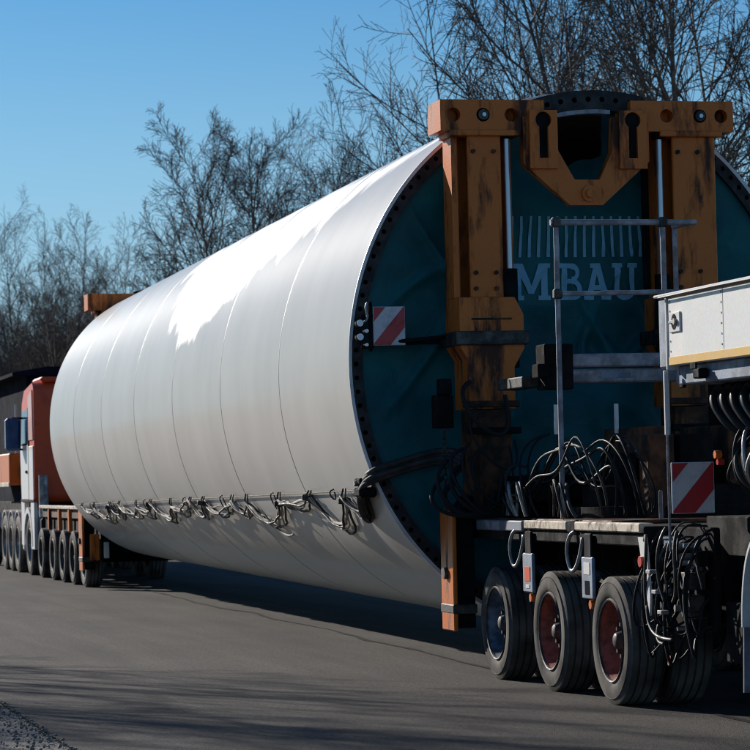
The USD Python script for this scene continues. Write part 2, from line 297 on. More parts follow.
wob = (meshkit.fbm(np.stack([ys*0.55, ys*0, ys*0], -1), 4, 3) - 0.5)
tag(obj('road_joint', ribbon(np.c_[-0.72 + 0.012*ys + 0.22*wob, ys], 0.012 + 0.06*meshkit.noise(np.stack([ys*1.7, ys*0, ys*0+4], -1)), 0.004), TAR), 'wavy black tar joint running along the road beside the load', 'road joint', kind='structure')

# ------------------------------------------------------------------ tower section
AX, ZC, LEN = 0.8873, 2.3634, 20.04              # the tube: slightly oval, its axis height and its length
def rad(y): return 2.1 - 0.18 * y / LEN
def surf(y, z, off=0.0):
    """x of the left side of the tube at height z"""
    r = rad(y) + off
    return -AX * math.sqrt(max(r*r - (z - ZC)**2, 0.0))
tower = thing('tower_section', 'huge off-white steel tower tube lying between two trailers', 'tower section')
seams = [0.0, 2.80, 5.75, 8.72, 11.57, 14.45, 17.25, LEN]
NA = 160; th = np.arange(NA) / NA * 2 * PI
def ring_mesh(profile, closed=False):
    """profile of (y, radius) turned about the oval tube's axis"""
    p = np.asarray(profile, float)
    v = np.stack([np.outer(p[:, 1]*AX, np.cos(th)), np.repeat(p[:, :1], NA, 1), np.outer(p[:, 1], np.sin(th)) + ZC], -1).reshape(-1, 3); f = []
    k = len(p)
    for i in range(k if closed else k - 1):
        i2 = (i + 1) % k
        for j in range(NA):
            a, b, c, d = i*NA + j, i*NA + (j+1) % NA, i2*NA + (j+1) % NA, i2*NA + j
            f += [(a, b, c), (a, c, d)]
    return trimesh.Trimesh(v, np.array(f)[:, ::-1], process=False)
for k in range(7):
    a, b = seams[k], seams[k+1]
    t = np.unique(np.r_[np.linspace(0, 0.10, 6), np.linspace(0.10, b - a - 0.10, 8), np.linspace(b - a - 0.10, b - a, 6)])
    bul = -0.0015 * (np.exp(-(t/0.045)**2) + np.exp(-((b - a - t)/0.045)**2))
    outer = np.c_[a + t + 0.0004*(t == 0) - 0.0004*(t == t[-1]), rad(a + t) + bul]
    inner = outer[::-1][[0, -1]] - [[0, 0.03]]
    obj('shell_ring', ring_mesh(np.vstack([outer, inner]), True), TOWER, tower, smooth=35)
for y in seams[1:-1]:
    s = np.linspace(-1, 1, 7)
    obj('weld_seam', ring_mesh(np.c_[y + s*0.020, rad(y) - 0.003 + 0.0055*np.sqrt(np.maximum(1 - s*s, 0))]), WELD, tower, smooth=60)
# end flange with its bolt holes
def oval(r, n=160): return affinity.scale(Point(0, 0).buffer(r, n // 4), AX, 1.0)
hole = unary_union([Point(AX*2.030*math.cos(a), 2.030*math.sin(a)).buffer(0.019, 4) for a in np.arange(120)/120*2*PI])
fl = affinity.translate(oval(2.085).difference(oval(1.972)).difference(hole), 0, ZC)
obj('end_flange', plate(fl, -0.012, 0.05), FLANGE, tower)
obj('end_flange', plate(affinity.translate(oval(1.89).difference(oval(1.78)), 0, ZC), LEN - 0.05, LEN + 0.01), FLANGE, tower)
obj('flange_rim', ring_mesh([(-0.004, 2.068), (-0.02, 2.070), (-0.02, 2.098), (-0.004, 2.100)], True), CAB_WHITE, tower, smooth=30)

# ------------------------------------------------------------------ tarpaulins closing the tube's ends
def tarp_y(x, z):
    """relief of the cloth: sag, radial pulls and creases (y is towards the far end)"""
    X, Z = x / AX, z - ZC; r = np.hypot(X, Z) / 1.98; a = np.arctan2(Z, X)
    P = np.stack([x*1.2, z*1.2, np.zeros_like(x)], -1)
    n = meshkit.fbm(P, 4, 5) - 0.5
    d1 = np.abs(meshkit.noise(np.stack([(x + 0.55*z)*2.2, (z - 0.4*x)*0.7, np.zeros_like(x) + 2.5], -1), 11) - 0.5)
    d2 = np.abs(meshkit.noise(np.stack([(x - 0.75*z)*1.8, (z + 0.6*x)*0.6, np.zeros_like(x) + 8.1], -1), 17) - 0.5)
    calm = np.clip((np.abs(x - 0.02) - 0.58) / 0.30, 0, 1) + np.clip((np.abs(z - 3.17) - 0.36) / 0.30, 0, 1)
    pull = (1 - np.clip(r, 0, 1)) ** 0.5 * (0.22 + 0.78*np.clip(calm, 0, 1))
    rad_f = (np.sin(a*23 + 3*n) * 0.5 + np.sin(a*41 + 1.0) * 0.3) * r**3
    return 0.030 + pull*(0.12 + 0.34*n - 0.13*np.exp(-(d1/0.06)**2) - 0.12*np.exp(-(d2/0.05)**2)) * np.minimum(1, (1-r)*6) - 0.0 + 0.018*rad_f*np.minimum(1, (1 - r)*9)
def tarp_mesh(y0, R, notch, sign=1.0, nr=70, na=220):
    rs = np.linspace(0.02, 1, nr) * R; an = np.arange(na)/na*2*PI
    x = np.outer(rs, np.cos(an))*AX; z = np.outer(rs, np.sin(an)) + ZC
    y = y0 + sign*tarp_y(x*1.97/R, ZC + (z - ZC)*1.97/R)
    v = np.stack([x, y, z], -1).reshape(-1, 3); f = []
    for i in range(nr-1):
        for j in range(na):
            a, b = i*na + j, i*na + (j+1) % na; f += [(a, b, b+na), (a, b+na, a+na)]
    f += [(0, j+1, j) [::-1] for j in range(1, na-1)]
    f = np.array(f)
    if notch:
        c = v[f].mean(1); keep = ~((np.abs(c[:, 0] + 0.10) < 0.40) & (c[:, 2] > 3.84 + 0.06*np.sin(c[:, 0]*9)))
        f = f[keep]
    return trimesh.Trimesh(v, f[:, ::-1], process=False)
cover = thing('tarpaulin', 'dark teal tarpaulin with MBAU print closing the near tower end', 'tarpaulin')
def drape(poly, lift=0.012):
    """flat print laid on the cloth"""
    g = trimesh.util.concatenate([trimesh.Trimesh(*(lambda vf: (np.c_[vf[0], np.zeros(len(vf[0]))], vf[1]))(trimesh.creation.triangulate_polygon(q, engine='earcut')), process=False) for q in getattr(poly, 'geoms', [poly])])
    v, f = trimesh.remesh.subdivide_to_size(g.vertices, g.faces, 0.03)
    top = np.stack([v[:, 0], tarp_y(v[:, 0], v[:, 1]) - lift, v[:, 1]], -1)
    return trimesh.Trimesh(top, f[:, ::-1] if trimesh.Trimesh(top, f).face_normals[:, 1].mean() > 0 else f, process=False)
notch = Polygon([(-0.43, 4.6)] + [(-0.43 + 0.66*t, 3.86 + 0.10*(2*t - 1)**2 + 0.03*math.sin(t*11) + 0.05*t) for t in np.linspace(0, 1, 14)] + [(0.23, 4.6)])
cells = [sbox(i*0.3, j*0.3, i*0.3 + 0.3, j*0.3 + 0.3) for i in range(-8, 8) for j in range(0, 18)]
full = affinity.translate(oval(1.985, 240), 0, ZC).difference(notch)
cloth = []
for q in cells:
    g_ = q.intersection(full)
    if g_.area > 1e-5: cloth += [x for x in getattr(g_, 'geoms', [g_]) if x.geom_type == 'Polygon' and x.area > 1e-6]
cm = trimesh.util.concatenate([drape(q, 0.0) for q in cloth]); cm.merge_vertices(digits_vertex=5)
obj('sheet', cm, TARP, cover, smooth=True)
# slab-serif letters on a unit cell, 1 high
def rect(a, b, c, d): return sbox(a, c, b, d)
sw = 0.19
let = {
 'M': (1.16, unary_union([rect(0.08, 0.08+sw, 0, 1), rect(0.89, 0.89+sw, 0, 1), Polygon([(0.08, 1), (0.34, 1), (0.66, 0.18), (0.50, 0.18)]), Polygon([(1.08, 1), (0.82, 1), (0.50, 0.18), (0.66, 0.18)]),
        rect(0, 0.36, 0, 0.12), rect(0.80, 1.16, 0, 0.12), rect(0, 0.28, 0.88, 1), rect(0.88, 1.16, 0.88, 1)])),
 'B': (0.86, unary_union([rect(0.08, 0.08+sw, 0, 1), rect(0, 0.5, 0.87, 1), rect(0, 0.5, 0, 0.13), rect(0.1, 0.5, 0.45, 0.57),
        Point(0.5, 0.755).buffer(0.245, 8).difference(Point(0.5, 0.74).buffer(0.11, 8)).intersection(rect(0.45, 1, 0, 1)), affinity.scale(Point(0.5, 0.285).buffer(0.285, 8), 1.15, 1).difference(Point(0.5, 0.29).buffer(0.14, 8)).intersection(rect(0.45, 1, 0, 1))])),
 'A': (0.98, unary_union([Polygon([(0.08, 0), (0.28, 0), (0.57, 1), (0.40, 1)]), Polygon([(0.90, 0), (0.69, 0), (0.40, 1), (0.60, 1)]), rect(0.25, 0.72, 0.27, 0.40), rect(0, 0.36, 0, 0.12), rect(0.61, 0.98, 0, 0.12), rect(0.25, 0.6, 0.88, 1)])),
 'U': (0.98, unary_union([rect(0.10, 0.10+sw, 0.3, 1), rect(0.69, 0.69+sw, 0.3, 1), rect(0, 0.38, 0.88, 1), rect(0.60, 0.98, 0.88, 1),
        affinity.scale(Point(0.49, 0.3).buffer(0.39, 10), 1, 0.80).difference(affinity.scale(Point(0.49, 0.3).buffer(0.20, 10), 1, 0.75)).intersection(rect(0, 1, -0.2, 0.31))])),
}
for ch, x, w in (('M', -0.535, 0.315), ('B', -0.145, 0.19), ('A', 0.052, 0.225), ('U', 0.285, 0.205)):
    adv, g = let[ch]; s = w / adv
    g = affinity.affine_transform(g.buffer(0.004), [s, 0, 0, 0.285, x, 2.845])
    obj('letter', drape(g), TARP_PRINT, cover)
for k in range(16):
    xb = -0.52 + k*0.0735; tilt = (k - 9)*0.0022
    obj('stripe', drape(Polygon([(xb - 0.010, 3.50), (xb + 0.010, 3.50), (xb + tilt + 0.014, 3.18), (xb + tilt - 0.012, 3.18)])), TARP_PRINT, cover)
cover2 = thing('tarpaulin', 'plain teal tarpaulin closing the far end of the tower tube', 'tarpaulin')
obj('sheet', tarp_mesh(LEN, 1.80, False, -1.0, 30, 100), TARP, cover2, smooth=True)

# ------------------------------------------------------------------ lifting frame (built once, a copy stands at the far end)
def man_box(x0, x1, y0, y1, z0, z1): return m3.Manifold.cube((x1-x0, y1-y0, z1-z0)).translate((x0, y0, z0))
def man_cyl_y(x, y0, y1, z, r, n=28): return m3.Manifold.cylinder(y1-y0, r, r, n).rotate((-90, 0, 0)).translate((x, y0, z))
def make_frame(t):
    YF, YB = -0.56, -0.18
    beam = man_box(-1.235, 1.10, YF, YB, 4.095, 4.33)
    for hx in (-1.13, -0.90, -0.68, 0.56, 0.83, 1.00): beam -= man_cyl_y(hx, YF-0.1, YF+0.12, 4.215, 0.052)
    beam -= man_box(-0.42, 0.27, YF - 1, YB + 1, 4.0, 4.6)
    for piece in beam.decompose(): obj('crossbeam', tm(piece), ORANGE, t)
    for a, b in ((-1.10, -0.66), (0.56, 0.95)):
        obj('beam_flange', cb(a - 0.06, b + 0.05, YF - 0.02, YB - 0.02, 4.055, 4.10, 0.006), ORANGE, t)
    for hx in (-0.90, 0.83):
        o = obj('locking_pin', [cyl((hx, YF-0.015, 4.215), (hx, YF+0.10, 4.215), 0.040, 20)], GREASE, t, smooth=40)
        obj('pin_cap', cyl((hx + 0.004, YF-0.024, 4.215), (hx + 0.004, YF-0.012, 4.215), 0.016, 14), CHROME, o, smooth=40)
    for sx in (-1, 1):
        x0, x1 = (-1.13, -0.66) if sx < 0 else (0.50, 0.955)
        # upper leg: H section, front plate, web and outer flange
        o = obj('upper_leg', [cb(x0 + 0.11, x1 - 0.10 if sx < 0 else x1, YF + 0.03, YF + 0.07, 2.83, 4.07), cb(x0, x0 + 0.05, YF + 0.10, YB - 0.02, 2.83, 4.07), cb(x1 - 0.05, x1, YF + 0.10, YB - 0.02, 2.83, 4.07),
                              cb(x0 + 0.04, x1 - 0.04, YB - 0.10, YB - 0.05, 2.83, 4.07)], ORANGE, t)
        for zz in (2.90, 3.02, 3.94):
            for xx in (x0 + 0.15, x0 + 0.31):
                obj('bolt', cyl((xx, YF + 0.035, zz), (xx, YF + 0.008, zz), 0.017, 6), ORANGE_DIRTY, o)
        # clamp sleeve and lower leg
        xo0, xo1 = (-1.14, -0.62) if sx < 0 else (0.46, 0.97)
        arm = Polygon([(xo0, 2.84), (xo1 - 0.07, 2.84), (xo1, 2.70), (xo1, 2.44), (xo1 - 0.08, 2.30), (xo1 - 0.08, 1.98), (xo0 + 0.06, 1.98), (xo0 + 0.06, 2.36), (xo0, 2.46)])
        o = obj('clamp_sleeve', [plate(arm.buffer(-0.01), YF - 0.03, YB)], ORANGE, t)
        obj('sleeve_band', cb(xo0 - 0.03, xo1 + 0.02, YF - 0.075, YB + 0.02, 2.47, 2.575), GREASE, o)
        obj('sleeve_rib', cb(xo0 + 0.04, xo1 - 0.06, YF - 0.05, YF + 0.05, 2.00, 2.05), ORANGE_DIRTY, o)
        obj('sleeve_rib', cb(xo0 + 0.07, xo1 - 0.05, YF - 0.045, YF + 0.05, 1.80, 1.85), BLACK, o)
        obj('sleeve_rib', cb(xo0 + 0.1, xo1 - 0.1, YF - 0.042, YF - 0.025, 2.66, 2.675), ORANGE_DIRTY, o)
        obj('lower_leg', [plate(Polygon([(xo0 + 0.10, 1.98), (xo1 - 0.12, 1.98), (xo1 - 0.12, 1.60), (xo1 - 0.20, 1.15), (xo0 + 0.10, 1.15)]), YF - 0.01, YB - 0.06), cb(xo0 + 0.14, xo0 + 0.17, YF - 0.03, YF, 1.2, 1.95)], ORANGE_DIRTY, t)
        # chrome hydraulic rod with its black cylinder
        rx = -0.705 if sx < 0 else 0.512; zb = 3.05 if sx < 0 else 3.0
        o = obj('jack_cylinder', [cyl((rx, YF + 0.06, 2.3), (rx, YF + 0.06, zb), 0.06, 18)], BLACK, t, smooth=40)
        obj('piston_rod', cyl((rx, YF + 0.06, zb), (rx, YF + 0.06, 4.09), 0.0235, 14), CHROME, o, smooth=40)
        obj('rod_end', cb(rx - 0.045, rx + 0.045, YF + 0.01, YF + 0.11, 4.04, 4.10), BLACK, o)
        # dark pocket beside the rod
        obj('guide_channel', [cb(rx - 0.02, rx + 0.10, YB - 0.08, YB - 0.03, 3.35, 4.08)] if sx < 0 else [cb(rx - 0.06, rx + 0.06, YB - 0.08, YB - 0.03, 2.9, 4.08)], BLACK, t)
        # foot below the tube
        fx0, fx1 = (-1.235, -1.06) if sx < 0 else (1.06, 1.235)
        o = obj('foot_leg', cb(fx0 + (0.036 if sx < 0 else 0), fx1 - (0 if sx < 0 else 0.036), -0.60, -0.28, 0.35, 1.24), BLACK, t)  # orange leg coloured black to paint in the shade on its front
        obj('foot_plate', cb(*((fx0, fx0 + 0.034) if sx < 0 else (fx1 - 0.034, fx1)), -0.62, -0.26, 0.33, 1.24), ORANGE, o)
        obj('foot_band', cb(fx0 - 0.006, fx1 + 0.006, -0.63, -0.25, 0.46, 0.53), GREASE, o)
        obj('foot_knob', cyl((fx0 - 0.03 if sx < 0 else fx1 + 0.03, -0.44, 0.76), (0.5*(fx0+fx1), -0.44, 0.76), 0.045, 16), GREASE, o, smooth=40)
    obj('gusset', plate(Polygon([(-1.11, 4.08), (-1.02, 3.90), (-1.02, 4.08)]), YB - 0.05, YB - 0.02), ORANGE, t)
    obj('gusset', plate(Polygon([(0.99, 4.08), (0.93, 3.90), (0.90, 4.08)]), YB - 0.05, YB - 0.02), ORANGE, t)
    obj('lower_crossbeam', cb(-1.1, 1.1, -0.54, -0.24, 1.14, 1.34), BLACK, t)
    # V shaped yoke hung from the beam, hooked on the flange
    yk = Polygon([(-0.60, 4.20), (-0.33, 4.20), (-0.33, 3.95), (-0.20, 3.72), (-0.0, 3.72), (0.10, 3.93), (0.115, 4.20), (0.40, 4.20), (0.40, 3.86), (0.02, 3.525), (-0.24, 3.525), (-0.60, 3.84)])
    o = obj('yoke', plate(yk.buffer(0.012).buffer(-0.012), YF - 0.035, YF + 0.055), ORANGE, t)
    obj('yoke_pin', [cyl((-0.087, YF - 0.06, 3.612), (-0.087, YF - 0.02, 3.612), 0.062, 24), cyl((-0.087, YF - 0.085, 3.612), (-0.087, YF - 0.05, 3.612), 0.034, 20)], ORANGE, o, smooth=40)
    for a in (-0.448, 0.262):
        sl = sbox(a - 0.11, 3.80, a + 0.11, 4.245).difference(unary_union([sbox(a - 0.035, 3.88, a + 0.035, 4.16), Point(a, 4.17).buffer(0.062, 10)]))
        obj('slotted_plate', plate(sl, YF - 0.075, YF - 0.037), ORANGE, o)
        obj('slot_back', cb(a - 0.075, a + 0.075, YF - 0.045, YF - 0.036, 3.85, 4.235, 0.001), BLACK, o)
    # hook arch over the flange between the yoke arms
    arch = affinity.translate(oval(2.055).difference(oval(1.905)), 0, ZC).intersection(sbox(-0.58, 3.9, 0.40, 4.6))
    arch = arch.difference(unary_union([Point(AX*1.985*math.cos(a), ZC + 1.985*math.sin(a)).buffer(0.021, 5) for a in np.radians(np.arange(77, 112, 3.6))]))
    o = obj('flange_hook', plate(arch, YF + 0.07, YF + 0.16), FLANGE, t)
    obj('hook_backing', plate(affinity.translate(oval(2.045).difference(oval(1.915)), 0, ZC).intersection(sbox(-0.56, 3.9, 0.38, 4.6)), YF + 0.161, YF + 0.19), BLACK, o)  # black plate added behind the holes to keep light out of them
    obj('hook_lip', plate(affinity.translate(oval(1.904).difference(oval(1.872)), 0, ZC).intersection(sbox(-0.34, 3.9, 0.12, 4.6)), YF + 0.04, YF + 0.16), GALV, o)
frame = thing('lifting_frame', 'orange steel lifting frame with drilled crossbeam clamped on the near tower end', 'lifting frame', 'lifting frames at the tower ends')
make_frame(frame)
dup(frame, 'lifting_frame', (0, LEN, -0.06), 180, 'orange lifting frame at the far tower end, only its beam corner showing', 'lifting frame', 'lifting frames at the tower ends')

# ------------------------------------------------------------------ wheels
def tyre_prof(R, W, ri):
    h = W / 2
    pr = [(-h*0.78, ri), (-h*0.92, ri + 0.02), (-h*0.995, ri + 0.30*(R-ri)), (-h, ri + 0.52*(R-ri)), (-h*0.97, ri + 0.72*(R-ri)), (-h*0.985, ri + 0.74*(R-ri)), (-h*0.93, R - 0.035), (-h*0.86, R - 0.008)]
    top = []
    for k in range(4):
        a = -h*0.82 + k*h*0.41; top += [(a, R), (a + h*0.30, R + 0.002), (a + h*0.31, R - 0.012), (a + h*0.40, R - 0.012)]
    top.append((h*0.82, R))
    return pr + top + [(-x, r) for x, r in pr[::-1]]
def make_wheel(t, R, W, ri, rim_mat, deep=0.13, hub=0.056, n=48):
    """axle along x, outer side is -x, centre of the tyre at the origin"""
    o = obj('tyre', lathe_x(tyre_prof(R, W, ri), n), RUBBER, t, smooth=35)
    h = W / 2; e = -h*0.80
    obj('rim', lathe_x([(e - 0.010, ri + 0.006), (e - 0.016, ri - 0.006), (e + 0.02, ri - 0.02), (e + 0.05, ri - 0.035), (e + deep*0.8, ri - 0.05), (e + deep, ri - 0.075), (e + deep*0.9, ri*0.5), (e + deep*0.6, hub + 0.05), (e + deep*0.6, 0.0)], n), rim_mat, t, smooth=40)
    obj('rim_lip', lathe_x([(e - 0.012, ri + 0.010), (e - 0.024, ri + 0.002), (e - 0.020, ri - 0.008), (e - 0.008, ri - 0.012)], n), GREASE, t, smooth=40)
    hb = obj('hub', lathe_x([(e + deep*0.62, hub + 0.012), (e + deep*0.35, hub), (e + 0.02, hub*0.90), (e + 0.008, hub*0.66), (e + 0.006, 0.0)], 24), GREASE, t, smooth=40)
    nuts = []
    for k in range(8):
        a = k/8*2*PI; nuts.append(cyl((e + deep*0.66, (hub+0.045)*math.cos(a), (hub+0.045)*math.sin(a)), (e + deep*0.36, (hub+0.045)*math.cos(a), (hub+0.045)*math.sin(a)), 0.015, 6))
    for q in nuts: obj('wheel_nut', q, GREASE, t)
protos = UsdGeom.Scope.Define(stage, '/World/prototypes') if False else None
def klass(name):
    c = stage.CreateClassPrim('/' + name); return c
def class_wheel(name, *a, **k):
    c = klass(name); x = UsdGeom.Xform.Define(stage, '/' + name + '/root'); make_wheel(x.GetPrim(), *a, **k); return x.GetPrim()
W_RED = class_wheel('class_red_wheel', 0.41, 0.26, 0.262, RED_RIM)
W_BLUE = class_wheel('class_blue_wheel', 0.41, 0.26, 0.262, BLUE_RIM)
W_FAR = class_wheel('class_dark_wheel', 0.41, 0.26, 0.25, GREASE, n=28)
W_BIG = class_wheel('class_truck_wheel', 0.50, 0.30, 0.30, STEEL, n=28)

# ------------------------------------------------------------------ warning boards
def board(t, x0, x1, z0, z1, y):
    """red and white diagonal board facing -y"""
    obj('panel', cb(x0, x1, y, y + 0.02, z0, z1, 0.004), SIGNWHITE, t)
    w, h = x1 - x0, z1 - z0; full = sbox(x0 + 0.004, z0 + 0.004, x1 - 0.004, z1 - 0.004)
    # bands rise to the right
    def band(a, b):   # a, b are intercepts along the board's diagonal u = (x-x0)/w - (z-z0)/h, from -1 to 1
        P = [(x0 + w*(a + s), z0 + h*s) for s in (-0.5, 1.5)] + [(x0 + w*(b + s), z0 + h*s) for s in (1.5, -0.5)]
        return Polygon(P).buffer(0).intersection(full)
    for a, b in ((-1.2, -0.60), (-0.04, 0.52)):
        obj('red_band', plate(band(a, b), y - 0.003, y + 0.004), SIGNRED, t)
b1 = thing('warning_board', 'red and white striped board with round lamps on the tarpaulin', 'warning board', 'red and white warning boards')
board(b1, -1.705, -1.455, 2.495, 2.79, -0.20)
obj('bracket', [cb(-1.74, -1.71, -0.20, -0.17, 2.45, 2.83), cb(-1.80, -1.70, -0.19, -0.175, 2.47, 2.50), cb(-1.80, -1.70, -0.19, -0.175, 2.70, 2.73)], BLACK, b1)
obj('support_arm', [cb(-1.72, -1.10, -0.17, -0.13, 2.50, 2.55), cyl((-1.7, -0.12, 2.51), (-0.9, -0.40, 2.57), 0.015, 8)], BLACK, b1)
for px, pz, r in ((-1.815, 2.665, 0.030), (-1.815, 2.560, 0.030), (-1.765, 2.605, 0.018), (-1.765, 2.50, 0.015)):
    o = obj('lamp', lathe_x([(-0.02, 0.0), (-0.02, r), (0.03, r), (0.05, r*0.5), (0.05, 0)], 18), BLACK, b1, smooth=40)
    v = cyl((px, -0.235, pz), (px, -0.22, pz), r*0.85, 18); obj('lens', v, LENS, o, smooth=40)
    UsdGeom.Mesh(o).GetPointsAttr().Set([Gf.Vec3f(float(px + q[1]), float(-0.20 + q[0]), float(pz + q[2])) for q in UsdGeom.Mesh(o).GetPointsAttr().Get()])
obj('hanging_chain', tube(spline([(-1.75, -0.22, 2.82), (-1.765, -0.225, 2.77), (-1.755, -0.225, 2.72), (-1.785, -0.225, 2.67)], 14), 0.010, 6), STEEL, b1, smooth=True)
b2 = thing('warning_board', 'red and white striped board at the right, above the trailer deck', 'warning board', 'red and white warning boards')
board(b2, -1.01, -0.74, 1.225, 1.535, -5.0)
obj('post', [cyl((-1.025, -4.98, 1.0), (-1.025, -4.98, 2.0), 0.009, 8)], GALV, b2)
obj('side_reflector', cb(-1.08, -1.055, -4.96, -4.94, 1.19, 1.37), GALV, b2)

# ------------------------------------------------------------------ near trailer
tr = thing('modular_trailer', 'low black modular trailer with three red and blue wheels under the near frame', 'trailer', 'modular trailers')
WX = -1.075 + 0.13
for y, wm in ((-1.165, W_BLUE), (-2.53, W_RED), (-3.885, W_RED)):
    dup(wm, 'wheel', (WX, y, 0.41), 0, parent=tr)
    dup(wm, 'wheel', (WX + 0.31, y, 0.41), 180, parent=tr)
    dup(wm, 'wheel', (-WX + 0.1, y, 0.41), 180, parent=tr)
    dup(wm, 'wheel', (-WX - 0.21, y, 0.41), 0, parent=tr)
    for s in (-1, 1):
        cx = s*0.735 + 0.05*(s > 0)
        obj('axle', cyl((cx - 0.17, y, 0.41), (cx + 0.17, y, 0.41), 0.05, 12), BLACK, tr, smooth=40)
        obj('swing_arm', plate_x(Polygon([(y - 0.10, 0.34), (y + 0.10, 0.34), (y + 0.42, 0.92), (y + 0.12, 0.94), (y - 0.02, 0.55)]), cx - 0.03, cx + 0.03), BLACK, tr)
        obj('suspension_ram', cyl((cx + 0.09, y + 0.02, 0.5), (cx + 0.09, y + 0.5, 0.95), 0.05, 14), GREASE, tr, smooth=40)
obj('spine_beam', cb(-0.40, 0.45, -8.5, 0.1, 0.55, 1.02), BLACK, tr)
obj('deck', cb(-1.03, 1.10, -4.52, -0.1, 1.02, 1.145), BLACK, tr)
obj('deck_edge', cb(-1.06, -0.98, -1.88, -0.66, 1.085, 1.16), GREYPAINT, tr)  # grey paints in the tower shadow on this stretch of edge
for a, b in ((-2.95, -1.93), (-4.50, -3.14)):
    obj('deck_edge', cb(-1.06, -0.96, a, b, 1.105, 1.165), PLANK, tr)
obj('deck_edge', cb(-1.055, -0.98, -3.13, -2.96, 1.09, 1.158), BLACK, tr)
for a, b in ((-3.6, -1.7), (-1.6, -0.7)):
    obj('deck_plank', cb(-0.95, 1.05, a, b, 1.146, 1.172), ORANGE_DIRTY, tr)
for y0, z0, m in ((-1.90, 0.66, 0), (-3.29, 0.66, 1)):
    o = obj('hanging_plate', cb(-1.065, -1.04, y0 - 0.24, y0, z0, z0 + 0.275), BLUEGREY, tr)
    obj('sticker', cb(-1.069, -1.0655, y0 - 0.19, y0 - 0.06, z0 + (0.08 if m == 0 else 0.16), z0 + (0.18 if m == 0 else 0.24), 0.001), CAB_RED if m == 0 else CAB_WHITE, o)
    obj('sticker', cb(-1.069, -1.0655, y0 - 0.17, y0 - 0.08, z0 + 0.03, z0 + 0.055 if m == 0 else z0 + 0.12, 0.001), CAB_WHITE if m == 0 else NAVY, o)
    obj('plate_hanger', cb(-1.06, -1.04, y0 - 0.20, y0 - 0.05, z0 + 0.26, 1.09), BLACK, o)
    obj('marker_lamp', cyl((-1.07, y0 - 0.19, z0 - 0.035), (-1.02, y0 - 0.19, z0 - 0.035), 0.030, 14), AMBER, tr, smooth=40)
    obj('air_hose', tube(spline([(-1.03, y0 + 0.18, 1.10), (-1.08, y0 + 0.26, 0.98), (-1.07, y0 + 0.20, 0.84), (-1.06, y0 + 0.06, 0.92), (-1.05, y0 + 0.0, 1.06)], 26), 0.014, 7), STEEL, tr, smooth=True)
# gooseneck coupling, right end
obj('gooseneck', [cb(-0.62, 0.75, -9.0, -4.5, 0.62, 1.20), cb(-0.60, 0.80, -9.0, -5.6, 1.20, 1.42), cb(-0.80, 0.8, -5.9, -5.3, 0.34, 0.7)], BLACK, tr)
obj('valve_plate', cb(-0.84, -0.80, -5.25, -4.48, 0.52, 1.14), BLACK, tr)
obj('end_reflector', [plate_x(Polygon([(-4.47, 1.08), (-4.62, 1.08), (-4.68, 0.72), (-4.66, 0.60)]), -1.06, -1.045)], CAB_WHITE, tr)
obj('red_lamp', cyl((-1.08, -4.55, 0.93), (-1.04, -4.55, 0.93), 0.035, 14), REDLENS, tr, smooth=40)
rg = np.random.default_rng(31)
for k in range(22):
    y0 = rg.uniform(-5.25, -4.5); y1 = y0 + rg.uniform(-0.14, 0.14); z0, z1 = rg.uniform(0.85, 1.12), rg.uniform(0.42, 0.9); x0 = rg.uniform(-1.0, -0.86)
    mid = (x0 - rg.uniform(0, 0.06), (y0 + y1)/2 + rg.uniform(-0.15, 0.15), min(z0, z1) - rg.uniform(-0.05, 0.16))
    obj('hydraulic_hose', tube(spline([(-0.84, y0, z0 + 0.04), (x0, y0, z0), mid, (x0 + 0.03, y1, z1), (-0.84, y1, z1 + 0.05)], 22), rg.uniform(0.006, 0.011), 6), [HOSE, HOSE, HOSE, CABLE_D, GREASE, HOSE, HOSE][k % 7], tr, smooth=True)
for k in range(9):
    y, z = rg.uniform(-5.15, -4.6), rg.uniform(0.55, 1.05); a = rg.uniform(0.04, 0.08)
    obj('valve_block', cb(-0.86, -0.90 - rg.uniform(0, 0.08), y - a, y + a, z - a*0.8, z + a*0.8, 0.006), [GREASE, BLACK, BLACK][k % 3], tr)
for k in range(16):
    y, z = rg.uniform(-5.2, -4.55), rg.uniform(0.5, 1.08)
    obj('hose_fitting', [cyl((-0.86, y, z), (-0.93 - rg.uniform(0, 0.06), y, z), rg.uniform(0.014, 0.024), 8)], CHROME if k % 2 else STEEL, tr)
for q in ([(-1.06, -4.62, 0.66), (-1.07, -4.68, 0.55), (-1.07, -4.86, 0.48), (-1.05, -5.05, 0.47)], [(-1.05, -4.80, 0.55), (-1.07, -4.84, 0.46), (-1.06, -4.92, 0.44)], [(-1.05, -4.98, 1.14), (-1.09, -5.00, 1.08), (-1.10, -4.95, 0.9), (-1.07, -4.98, 0.70)],
          [(-1.06, -4.60, 1.06), (-1.09, -4.72, 1.07), (-1.09, -4.70, 0.93), (-1.07, -4.62, 0.80), (-1.06, -4.60, 0.64)], [(-1.05, -5.18, 1.12), (-1.09, -5.24, 1.02), (-1.08, -5.22, 0.82), (-1.06, -5.1, 0.70)]):
    obj('steel_pipe', tube(spline(q, 24), 0.011, 7), GREASE, tr, smooth=True)
for k in range(3):
    obj('pipe_collar', cb(-1.10, -1.05, -4.80 - 0.10*k, -4.72 - 0.10*k, 0.86 - 0.12*k, 0.885 - 0.12*k, 0.004), GALV, tr)
for y in (-5.55, -5.75, -6.0, -6.25):
    obj('chassis_fitting', [cyl((-0.60, y, 1.22), (-0.68, y, 1.22), 0.022, 12), cb(-0.64, -0.60, y - 0.04, y + 0.04, 1.19, 1.25)], GREASE, tr, smooth=40)
